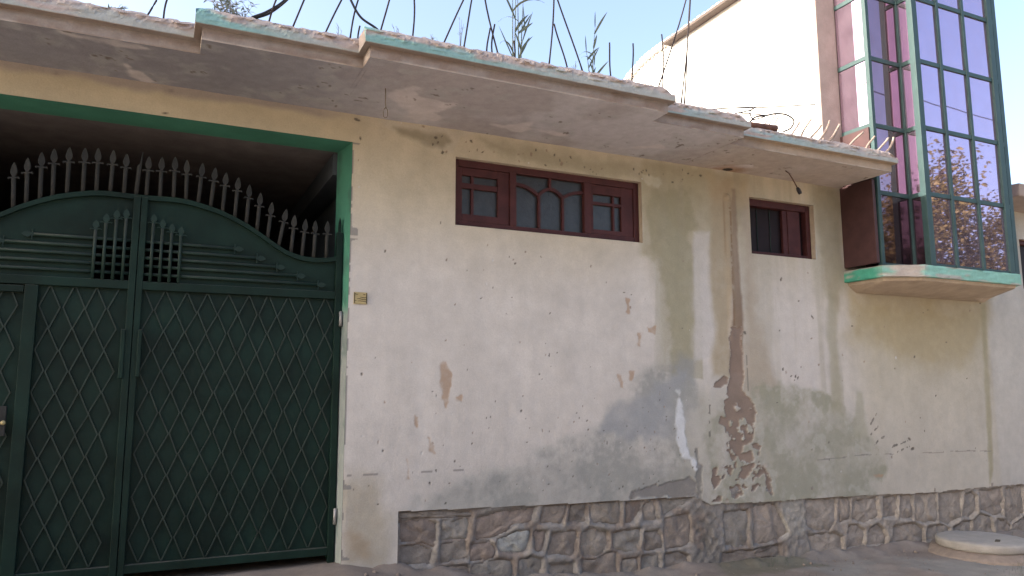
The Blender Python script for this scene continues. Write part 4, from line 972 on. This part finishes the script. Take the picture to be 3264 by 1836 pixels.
    # hinges
    for z in (1.98, .42):
        put(MB().tube([(1.303, GY - .045, z - .06), (1.303, GY - .045, z + .06)], .014, 10).build('hinge', M_METAL, g, smooth=True))
    # diamond lattice: zigzag rods welded to the sheet
    hs, hw = .150, .0735
    def rod_mesh(sg):
        pts = []; z = 2.140; k = 0
        while z > .18:
            pts.append((sg * (hw - .004) if k % 2 else sg * .004, 0, z)); z -= hs; k += 1
        pts = [(p[0] + random.uniform(-.005, .005), random.uniform(-.002, .002), p[2] + (random.uniform(-.007, .007) if 0 < q < len(pts) - 1 else 0)) for q, p in enumerate(pts)]
        mb = MB()
        # square rod, bent at each node
        P = [Vector(p) for p in pts]; r = .0046
        b = 0
        for p in P:
            mb.v += [(p.x - r, -r, p.z), (p.x + r, -r, p.z), (p.x + r, r, p.z), (p.x - r, r, p.z)]
        for i in range(len(P) - 1):
            for q in range(4): mb.f.append((4 * i + (q + 1) % 4, 4 * i + q, 4 * i + 4 + q, 4 * i + 4 + (q + 1) % 4))
        me = bpy.data.meshes.new('lattice_rod'); me.from_pydata(mb.v, [], mb.f); me.materials.append(M_LAT); return me
    mRs = [rod_mesh(1) for _ in range(5)]; mLs = [rod_mesh(-1) for _ in range(5)]
    def rods(tops, first=True, last=True):
        for i, t in enumerate(tops):
            for me, use in ((random.choice(mRs), last or i < len(tops) - 1), (random.choice(mLs), first or i > 0)):
                if use:
                    o = put(link('lattice_rod', me, g)); o.location = (t + random.uniform(-.003, .003), GY + .003 + random.uniform(-.001, .001), random.uniform(-.004, .004))
    rods([-.149 + .148 * i for i in range(10)], first=False)
    rods([-.741, -.596, -.454, -.308], first=True, last=False)
    rods([-1.585, -1.44, -1.295, -1.15, -1.0], first=True, last=True)
gate()

# ------------------------------------------------------------------ things on the facade
def plaque():
    p = MB().box(-.055, .055, -.010, 0, -.048, .048).build('nameplate', M_BRASS, None, bevel=.003)
    p.location = (1.434, -.002, 2.144)
    tag(p, 'small yellow nameplate with dark handwritten lines beside the gate jamb', 'nameplate')
    mb = MB()
    def stroke(pts, r): mb.tube([(x, -.0115, z) for x, z in pts], r, 4)
    stroke([(-.045, .034), (-.038, .031), (-.030, .029), (-.022, .031)], .0028)
    stroke([(.022, .031), (.028, .027), (.034, .029), (.037, .032)], .0030)
    stroke([(-.004, .007), (.006, .008), (.016, .005), (.028, .005), (.036, .007), (.045, .009)], .0024)
    stroke([(-.028, -.008), (-.018, -.004), (-.006, -.006), (.006, -.008), (.016, -.011), (.028, -.009), (.045, -.009)], .0027)
    stroke([(-.050, -.019), (-.042, -.021), (-.034, -.022)], .0024)
    stroke([(-.022, -.025), (-.012, -.023), (0, -.023), (.012, -.025), (.024, -.026), (.045, -.025)], .0022)
    mb.build('lettering', M_INK, p)
    for sx in (-.049, .049):
        MB().box(sx - .003, sx + .003, -.0125, -.010, -.043, .043).build('border', M_INK, p)
plaque()
def cords():
    base = Vector((1.435, -.632, ZS))
    o = MB().tube([(0, 0, .012), (.004, 0, -.05), (.002, .002, -.11), (.008, 0, -.15)], .0035, 6).build('hanging_wire', M_DRY, None, smooth=True)
    o.location = base; tag(o, 'thin wire with an empty wire loop hanging under the canopy left of the long window', 'wire')
    lp = [(.008, 0, -.15), (-.006, 0, -.165), (-.012, 0, -.19), (-.010, 0, -.225), (0, 0, -.232), (.014, 0, -.230), (.022, 0, -.215), (.022, 0, -.185), (.018, 0, -.165), (.008, 0, -.15)]
    MB().tube(lp, .003, 6).build('wire_loop', M_DRY, o, smooth=True)
    o = MB().tube([(0, 0, .012), (-.02, 0, -.004), (.02, -.01, -.03), (.055, -.02, -.09), (.085, -.03, -.15), (.105, -.035, -.19)], .006, 8).build('lamp_cord', M_PIPE, None, smooth=True)
    o.location = (5.86, -.281, ZS); tag(o, 'bent cord with a bare bulb holder hanging above the small window', 'lamp cord')
    mb = MB().tube([(.10, -.034, -.18), (.112, -.038, -.205), (.125, -.042, -.235), (.132, -.044, -.250)], [.012, .021, .021, .016], 12)
    mb.build('bulb_holder', M_HOSE, o, smooth=True)
cords()

# ------------------------------------------------------------------ loose things on the canopy
def smooth_path(pts, k=6):
    P = [Vector(p) for p in pts]; out = []
    for i in range(len(P) - 1):
        a, b, c, d = P[max(i - 1, 0)], P[i], P[i + 1], P[min(i + 2, len(P) - 1)]
        for t in range(k):
            u = t / k
            out.append(.5 * ((2 * b) + (c - a) * u + (2 * a - 5 * b + 4 * c - d) * u * u + (3 * b - a - 3 * c + d) * u ** 3))
    out.append(P[-1]); return out
def thing_tube(name, pts, r, mat, label, cat, group=None, n=8):
    P = smooth_path(pts); b = P[0].copy()
    o = MB().tube([p - b for p in P], r, n).build(name, mat, None, smooth=True); o.location = b
    return tag(o, label, cat, group)
thing_tube('hose', [(.395, -.9, 3.86)] + HOSE1 + [(1.36, -.88, 3.94)], .0085, M_HOSE, 'black hose arching in a loop above the second step of the canopy', 'hose')
thing_tube('hose', [(.415, -.87, 3.86)] + HOSE2, .008, M_HOSE, 'black hose end rising straight beside the looped hose', 'hose')
thing_tube('wire_loop', LOOP, .0085, M_RUST, 'bent rusty wire making a wide loop over the pipe offcut', 'wire')
WL = ['long straight thin wire stretched from the canopy toward the white wall', 'thin wire lying along the slab under the long straight wire', 'short bent wire twisted round the long straight wire', 'folded wire hairpin lying behind the pipe offcut', 'upright wire tie above the end of the pipe offcut', 'short wire stub standing on the pipe offcut inside the loop', 'tallest wire stub standing on the pipe offcut inside the loop', 'wire stub on the free end of the pipe offcut']
for p, l in zip(WIRES, WL): thing_tube('wire', p, .006, M_RUST, l, 'wire', 'loose wires on the canopy', 6)
pp = MB().tube([(0, 0, 0), (.06, 0, .004), (.30, 0, .016), (.345, 0, .018)], [.036, .034, .034, .036], 18).build('pipe_offcut', M_PIPE, None, smooth=True)
pp.location = (4.955, -.715, 3.905); tag(pp, 'short rusty brown pipe offcut lying on the canopy edge', 'pipe')

# ------------------------------------------------------------------ plants on the canopy
def blade(root, dirv, L, w, droop, mat, parent, name='leaf', n=7):
    d = Vector(dirv).normalized(); side = d.cross(Vector((0, -1, .15))).normalized()
    V = []; F = []
    p = Vector(root); cur = d.copy()
    for i in range(n + 1):
        t = i / n; ww = w * (math.sin(math.pi * min(1, .18 + .82 * t)) ** .8 if t < 1 else .02)
        V += [tuple(p - side * ww), tuple(p + side * ww + Vector((0, .25 * ww, 0)))]
        cur = (cur + Vector((0, 0, -droop / n))).normalized(); p = p + cur * L / n
    for i in range(n): F.append((2 * i, 2 * i + 1, 2 * i + 3, 2 * i + 2))
    me = bpy.data.meshes.new(name); me.from_pydata(V, [], F); me.materials.append(mat)
    return link(name, me, parent)
def reed(base, stalks, label, seed, mat=M_REED, leafL=.22):
    r = random.Random(seed)
    e = tag(empty('reed_plant', base), label, 'plant')
    for (dx, dy, lean, H, nl) in stalks:
        pts = [(dx + lean * (t / 8) ** 1.5, dy, -.03 + H * t / 8) for t in range(9)]
        MB().tube(pts, [.0065 * (1 - .75 * t / 8) for t in range(9)], 6).build('stalk', mat, e, smooth=True)
        for k in range(nl):
            f = .2 + .75 * (k + r.random() * .8) / nl; i = int(f * 8)
            s = r.choice([-1, 1])
            a = r.uniform(.25, .8)
            blade(pts[i], (s * math.sin(a), r.uniform(-.35, .2), math.cos(a)), leafL * r.uniform(.55, 1.3), .0092 * r.uniform(.7, 1.3), r.choice([.1, .25, .5, 2.2]), mat, e)
        blade(pts[-1], (lean * .3 + r.uniform(-.1, .1), 0, 1), leafL * .8, .006, .1, mat, e)
    return e
reed((2.336, -1.07, 3.86), [(-.03, 0, .0, .75, 3), (-.005, .02, .02, .85, 4), (.02, 0, -.01, .8, 3), (.045, .015, .03, .7, 3), (.03, .03, .06, .35, 3)], 'tall clump of green reeds rooted in the widest canopy step', 3, leafL=.26)
reed((3.011, -1.07, 3.86), [(.0, 0, .035, .50, 5), (-.015, .01, -.03, .28, 3), (.01, .015, .02, .18, 2)], 'single smaller reed with spreading leaves beside the leaning bars', 8, leafL=.17)
def shrub(base, label, seed, H, n):
    r = random.Random(seed); e = tag(empty('shrub', base), label, 'shrub')
    mb = MB(); lf = []
    for k in range(n):
        a = r.uniform(-1.15, 1.15); L = H * r.uniform(.6, 1.1); y = r.uniform(-.06, .06)
        pts = [Vector((0, 0, -.03))]
        d = Vector((math.sin(a), y, math.cos(a)))
        for t in range(1, 6): pts.append(pts[-1] + (d + Vector((r.uniform(-.35, .35), r.uniform(-.2, .2), r.uniform(-.2, .3)))) * L / 5)
        mb.tube(pts, [.005 * (1 - .8 * t / 5) for t in range(6)], 5)
        for t in range(2, 6):
            for _ in range(5):
                q = pts[t] + Vector((r.uniform(-1, 1), r.uniform(-.5, .5), r.uniform(-.6, .9))) * .055
                mb.tube([pts[t], (pts[t] + q) / 2 + Vector((r.uniform(-.01, .01), 0, .008)), q], [.0018, .0016, .0008], 4)
                lf.append((q, r.uniform(0, 6.28)))
    mb.build('branches', M_DRY, e)
    V = []; F = []
    for q, a in lf:
        if r.random() < .45: continue
        u = Vector((math.cos(a), .2, math.sin(a))) * .022; w = Vector((-math.sin(a), .1, math.cos(a))) * .005
        b = len(V); V += [tuple(q - u), tuple(q + w), tuple(q + u), tuple(q - w)]; F.append((b, b + 1, b + 2, b + 3))
    me = bpy.data.meshes.new('foliage'); me.from_pydata(V, [], F); me.materials.append(M_REED); link('foliage', me, e)
    return e
shrub((.313, -.87, 3.86), 'twiggy shrub with fine leaves growing at the turquoise canopy corner', 21, .20, 11)
shrub((-.40, -.60, 3.88), 'small dark shrub growing on the canopy above the gate', 22, .09, 6)
WEED = ['forked dry weed on the second canopy step close to the looped hose end', 'thin dry weed just past the turquoise corner of the widest canopy step', 'bushy dry weed beside the steeply leaning bar on the widest step', 'tiny dry sprig next to the bushy dry weed', 'tall single dry stem between two slanting bars left of the reeds', 'shortest dry sprig on the second canopy step', 'dry weed at the foot of the two crossing bars', 'dry weed near the short upright bars past the smaller reed']
for i, (x, y, z, h) in enumerate([(1.018, -.87, 3.85, .13), (1.396, -1.07, 3.86, .10), (1.659, -1.07, 3.86, .12), (1.69, -1.06, 3.86, .07), (1.875, -1.07, 3.86, .30), (.93, -.87, 3.85, .06), (2.84, -1.07, 3.86, .12), (3.55, -1.05, 3.86, .10)]):
    r = random.Random(i + 40); e = tag(empty('dry_weed', (x, y, z)), WEED[i], 'weed', 'dry weeds on the canopy edge')
    mb = MB()
    for k in range(3):
        dx = r.uniform(-.03, .03)
        P = [Vector((0, 0, 0)), Vector((dx * .4, 0, h * .5)), Vector((dx, 0, h * r.uniform(.8, 1.15)))]
        mb.tube(P, [.0022, .0018, .001], 4)
        for _ in range(3):
            s = P[1].lerp(P[2], r.random()); mb.tube([s, s + Vector((r.uniform(-.025, .025), 0, r.uniform(.01, .04)))], [.0013, .0007], 4)
    mb.build('stem', M_DRY, e)

# ------------------------------------------------------------------ ground
def ground():
    xs = np.unique(np.concatenate([-np.geomspace(4, 400, 16), np.arange(-4, 1.0, .1), np.arange(1.0, 11, .045), np.arange(11, 14, .3), np.geomspace(14, 400, 16)]))
    ys = np.unique(np.concatenate([-np.geomspace(4, 400, 18), np.arange(-4, -1.8, .15), np.arange(-1.8, .12, .03), np.arange(.15, 8, .4), np.geomspace(8, 400, 14)]))
    X, Y = np.meshgrid(xs, ys, indexing='ij'); x, y = X.ravel(), Y.ravel()
    n1 = fbm(x, y, .8, 5, 400); n2 = fbm(x, y, 5, 4, 410); n3 = fbm(x, y, 19, 3, 420)
    near = (np.abs(x) < 15) & (np.abs(y) < 10)
    z = ground_z(x) + near * ((n1 - .5) * .03 + (n2 - .5) * .014 + (n3 - .5) * .008)
    z += near * .10 * (1 - sstep(0, .20 + .08 * (n2 - .5), -y)) * (y < .1) * (x > 1.6) * n2      # dirt banked against the plinth
    C = np.empty((len(x), 3)); C[:] = (.205, .198, .185)
    C = mixc(C, (.195, .150, .124), sstep(.50, .66, n1 + .2 * (n2 - .5)) * .6)
    C = mixc(C, (.200, .172, .152), (1 - sstep(.1, .45, -y + .3 * (n2 - .5))) * .6)
    C = mixc(C, (.285, .26, .235), sstep(.55, .7, n2) * .35)
    C = mixc(C, (.43, .365, .30), sstep(-2.0, -3.4, y + .5 * (n1 - .5)))  # lane colour lightened beyond the shaded strip to bounce more light onto the soffit
    C = mixc(C, (.10, .105, .07), pmask(x, y, [(4.9, -.4), (6.1, -.3), (6.0, .05), (4.9, .05)], .05, .12, 6, 430) * .55)
    I = np.arange(len(x)).reshape(X.shape)
    F = np.stack([I[:-1, :-1], I[1:, :-1], I[1:, 1:], I[:-1, 1:]], -1).reshape(-1, 4)
    o = np_mesh('ground', np.stack([x, y, z], 1), F, M_GROUND, None, C, smooth=True)
    tag(o, 'dusty grey-brown packed earth of the lane', 'ground', kind='structure')
ground()
def manhole():
    c = (8.21, -.50); e = tag(empty('manhole', (c[0], c[1], -.37)), 'round pale concrete manhole lid raised on a mud ring beside the plinth', 'manhole')
    n = 48; r = random.Random(2)
    mb = MB()
    prof = [(.425, -.292), (.446, -.286), (.452, -.27), (.455, -.225), (.448, -.207), (.43, -.200), (.30, -.197), (.12, -.199), (.0, -.198)]
    mb.lathe([(a, b + .37) for a, b in prof[:-1]], n)
    o = mb.build('lid', M_LID, e, smooth=True)
    for v in o.data.vertices:
        v.co.x += r.uniform(-.003, .003); v.co.y += r.uniform(-.003, .003); v.co.z += r.uniform(-.0025, .0025)
    MB().lathe([(.62, .0), (.55, .035), (.49, .06), (.43, .082)], n).build('mud_ring', M_MUD, e, smooth=True)
    o = MB().box(-.07, .07, -.022, .022, .171, .176).build('lifting_slot', M_INK, e); o.location = (-.03, -.18, 0); o.rotation_euler = (0, 0, .5)
manhole()
def scatter():
    r = np.random.default_rng(77); V = []; F = []
    for k in range(1100):
        x = r.uniform(1.4, 10.5); y = -abs(r.normal(0, .22)) - .01 if k < 760 else r.uniform(-2.2, -.05)
        s = r.uniform(.004, .013) * (2.6 if r.random() < .08 and y > -.35 else 1)
        z = float(ground_z(x)) + s * .2
        if math.hypot(x - 8.21, y + .5) < .6: continue
        b = len(V)
        for p in ((1, 0, 0), (-1, 0, 0), (0, 1, 0), (0, -1, 0), (0, 0, .8), (0, 0, -.6)):
            j = r.uniform(.6, 1.2); V.append((x + p[0] * s * j, y + p[1] * s * j, z + p[2] * s * j))
        F += [(b, b + 2, b + 4), (b + 2, b + 1, b + 4), (b + 1, b + 3, b + 4), (b + 3, b, b + 4), (b + 2, b, b + 5), (b + 1, b + 2, b + 5), (b + 3, b + 1, b + 5), (b, b + 3, b + 5)]
    o = np_mesh('gravel', np.array(V), np.array(F), M_MUD)
    tag(o, 'loose grit and crumbs of plaster scattered along the plinth', 'gravel', kind='stuff')
    V = []; F = []
    spots = [(7.55, -1.35, 26), (7.8, -1.25, 26), (8.05, -1.2, 22), (8.35, -1.15, 22), (7.2, -1.5, 10), (5.55, -.62, 4), (8.7, -1.0, 20), (9.55, -.06, 14), (5.5, -.12, 12), (5.75, -.10, 10)]
    for cx, cy, m in spots:
        for k in range(m):
            x = cx + r.normal(0, .10); y = cy + r.normal(0, .08); h = r.uniform(.03, .10); a = r.uniform(0, 6.28); l = r.uniform(.0, .05)
            z = float(ground_z(x)); w = .0022; b = len(V)
            dx, dy = math.cos(a) * l, math.sin(a) * l
            V += [(x - w, y, z - .01), (x + w, y, z - .01), (x + dx * .4 + w * .7, y + dy * .4, z + h * .6), (x + dx * .4 - w * .7, y + dy * .4, z + h * .6), (x + dx, y + dy, z + h), (x + dx + .0004, y + dy, z + h)]
            F += [(b, b + 1, b + 2, b + 3), (b + 3, b + 2, b + 5, b + 4)]
    o = np_mesh('grass', np.array(V), np.array(F), M_GRASS)
    tag(o, 'thin scattered grass tufts in front of the manhole', 'grass', kind='stuff')
scatter()

# ------------------------------------------------------------------ trees across the lane (mirrored in the bay glass)
def tree(x, y, H, blobs, seed, label, nleaf):
    r = np.random.default_rng(seed); e = tag(empty('tree', (x, y, float(ground_z(x)))), label, 'tree', 'trees across the lane')
    mb = MB(); tips = []
    mb.tube([(0, 0, -.1), (.03, 0, H * .22), (-.04, .03, H * .42), (.02, 0, H * .6)], [.16, .13, .10, .06], 10)
    V = []; F = []
    for (bx, by, bz, br) in blobs:
        mb.tube([(0, 0, H * .34), (bx * .5, by * .5, (H * .34 + bz) / 2 + .1), (bx, by, bz)], [.06, .04, .015], 6)
        for k in range(14):
            d = r.normal(0, 1, 3); d /= np.linalg.norm(d); q = np.array((bx, by, bz)) + d * br * r.uniform(.5, 1.0)
            mb.tube([(bx, by, bz), tuple((np.array((bx, by, bz)) + q) / 2 + r.normal(0, .05, 3)), tuple(q)], [.014, .009, .003], 4)
            m = int(nleaf * br * br)
            for _ in range(m):
                c = q + r.normal(0, .26, 3) * (1, 1, .75)
                u = r.normal(0, 1, 3); u[2] = -abs(u[2]) * .5; u /= np.linalg.norm(u); w = np.cross(u, r.normal(0, 1, 3)); w /= np.linalg.norm(w)
                L = r.uniform(.08, .145); W = L * .27; b = len(V)
                V += [c, c + u * L * .5 + w * W, c + u * L, c + u * L * .5 - w * W]; F.append((b, b + 1, b + 2, b + 3))
    mb.build('trunk', M_BARK, e, smooth=True)
    np_mesh('crown', np.array(V), np.array(F), M_LEAF, e)
tree(16.4, -7.2, 7.4, [(0, 0, 5.6, 1.1), (.7, .3, 6.4, .9), (-.8, -.2, 5.0, 1.0), (.3, .4, 7.0, .7), (.9, -.3, 4.6, 1.0), (-.4, .3, 4.0, 1.0), (.2, -.6, 3.3, .9)], 5, 'tall bushy tree standing opposite the bay across the lane', 150)
tree(19.2, -7.4, 6.6, [(0, 0, 5.0, 1.2), (1.1, .2, 5.4, 1.0), (-1.1, -.1, 4.9, 1.1), (.5, .4, 6.2, .7), (1.3, -.2, 4.2, 1.1), (-.7, .3, 3.7, 1.1), (.4, -.4, 3.0, 1.0), (-1.3, .2, 5.9, .6)], 6, 'broad lower tree growing beyond the tall bushy tree', 150)
tree(17.6, -8.3, 5.2, [(0, 0, 3.9, 1.2), (1.3, .1, 3.6, 1.1), (-1.3, -.1, 3.9, 1.2), (.6, .2, 4.7, .9), (-2.3, 0, 3.2, 1.0), (2.3, .1, 4.2, 1.0), (-.6, .2, 2.8, 1.1), (1.6, 0, 2.5, 1.0)], 8, 'dense low tree filling the gap between the two trees opposite the bay', 150)
o = MB().tube([(10 + i * 1.6, -6.4 - .25 * i * .3, 8.9 - .35 * math.sin(math.pi * i / 9) - .06 * i) for i in range(10)], .012, 5).build('overhead_cable', M_HOSE, None)
tag(o, 'thin overhead cable hung across the lane above the trees', 'cable')

# ------------------------------------------------------------------ taller row house adjoining beyond the gate (shades the lane and canopy)
def row_house():
    e = tag(empty('row_house', (-9.0, 0, 0)), 'plain tall plastered row house adjoining beyond the gate', 'house')
    def put(o): return reparent_fix(o, e)
    x0, x1, H = -16.0, -3.45, 8.2
    wins = [(-14.6 + 2.9 * i, -13.3 + 2.9 * i, z, z + 1.15) for i in range(4) for z in (1.2, 3.9, 6.4)]
    xs = sorted(set([x0, x1] + [v for w in wins for v in w[:2]])); zs = sorted(set([-.3, H] + [v for w in wins for v in w[2:]]))
    mb = MB()
    for i in range(len(xs) - 1):
        for j in range(len(zs) - 1):
            cx, cz = (xs[i] + xs[i + 1]) / 2, (zs[j] + zs[j + 1]) / 2
            if any(w[0] < cx < w[1] and w[2] < cz < w[3] for w in wins): continue
            mb.quad((xs[i], 0, zs[j]), (xs[i + 1], 0, zs[j]), (xs[i + 1], 0, zs[j + 1]), (xs[i], 0, zs[j + 1]))
    mb.box(x1 - .2, x1, .01, 8, -.3, H).box(x0, x0 + .2, .01, 8, -.3, H).box(x0 + .2, x1 - .2, 7.8, 8, -.3, H)
    put(mb.build('wall', M_ROWWALL, e))
    put(MB().box(x0 - .1, x1, -.25, 8.1, H + .002, H + .14).build('roof', M_GREYCOL, e, bevel=.01))
    for (a, b, c, d_) in wins:
        w = put(frame_mb(a, b, c, d_, .06, .06, .06, .06, .05, .12).build('window', M_WOOD, e, bevel=.004))
        MB().box(a + .05, b - .05, .09, .096, c + .05, d_ - .05).build('pane', M_DARKGLASS, w)
        MB().box((a + b) / 2 - .03, (a + b) / 2 + .03, .06, .11, c + .06, d_ - .06).build('mullion', M_WOOD, w)
M_ROWWALL = mk('row_house_plaster', (.45, .40, .33), rough=.95, var=.12, vscale=2, bump=.2)
row_house()

# ------------------------------------------------------------------ unseen wall and trees added across the lane to block low sky light
M_MUDWALL = mk('mud_plaster', (.30, .235, .175), rough=1.0, var=.2, vscale=2, bump=.5, bscale=12)
cw = tag(empty('sky_block_wall', (4.0, -9.6, 0)), 'unseen mud plastered wall added across the lane to block low sky light', 'wall')
for i in range(12):
    xa = -26 + i * 5.0
    reparent_fix(MB().box(xa + .16, xa + 4.84, -9.8, -9.45, -.8, 3.1).build('wall_panel', M_MUDWALL, cw, bevel=.03), cw)
    reparent_fix(MB().box(xa - .16, xa + .16, -9.9, -9.38, -.8, 3.3).build('pier', M_MUDWALL, cw, bevel=.03), cw)
src = [o for o in COL.objects if o.name == 'tree'][0]
for k, (tx, ty, sc, lab) in enumerate([(-9.5, -11.2, 1.15, 'large unseen tree added behind the sky-blocking wall opposite the row house'), (-1.5, -11.8, 1.25, 'large unseen tree added behind the sky-blocking wall opposite the gate'), (6.0, -11.4, 1.1, 'large unseen tree added behind the sky-blocking wall opposite the small window')]):
    t = src.copy(); COL.objects.link(t); t.location = (tx, ty, 0); t.scale = (sc * 1.3, sc * 1.3, sc); t.rotation_euler = (0, 0, 1.9 * k + .7); t['label'] = lab
    for ch in list(src.children): dup(ch, t)
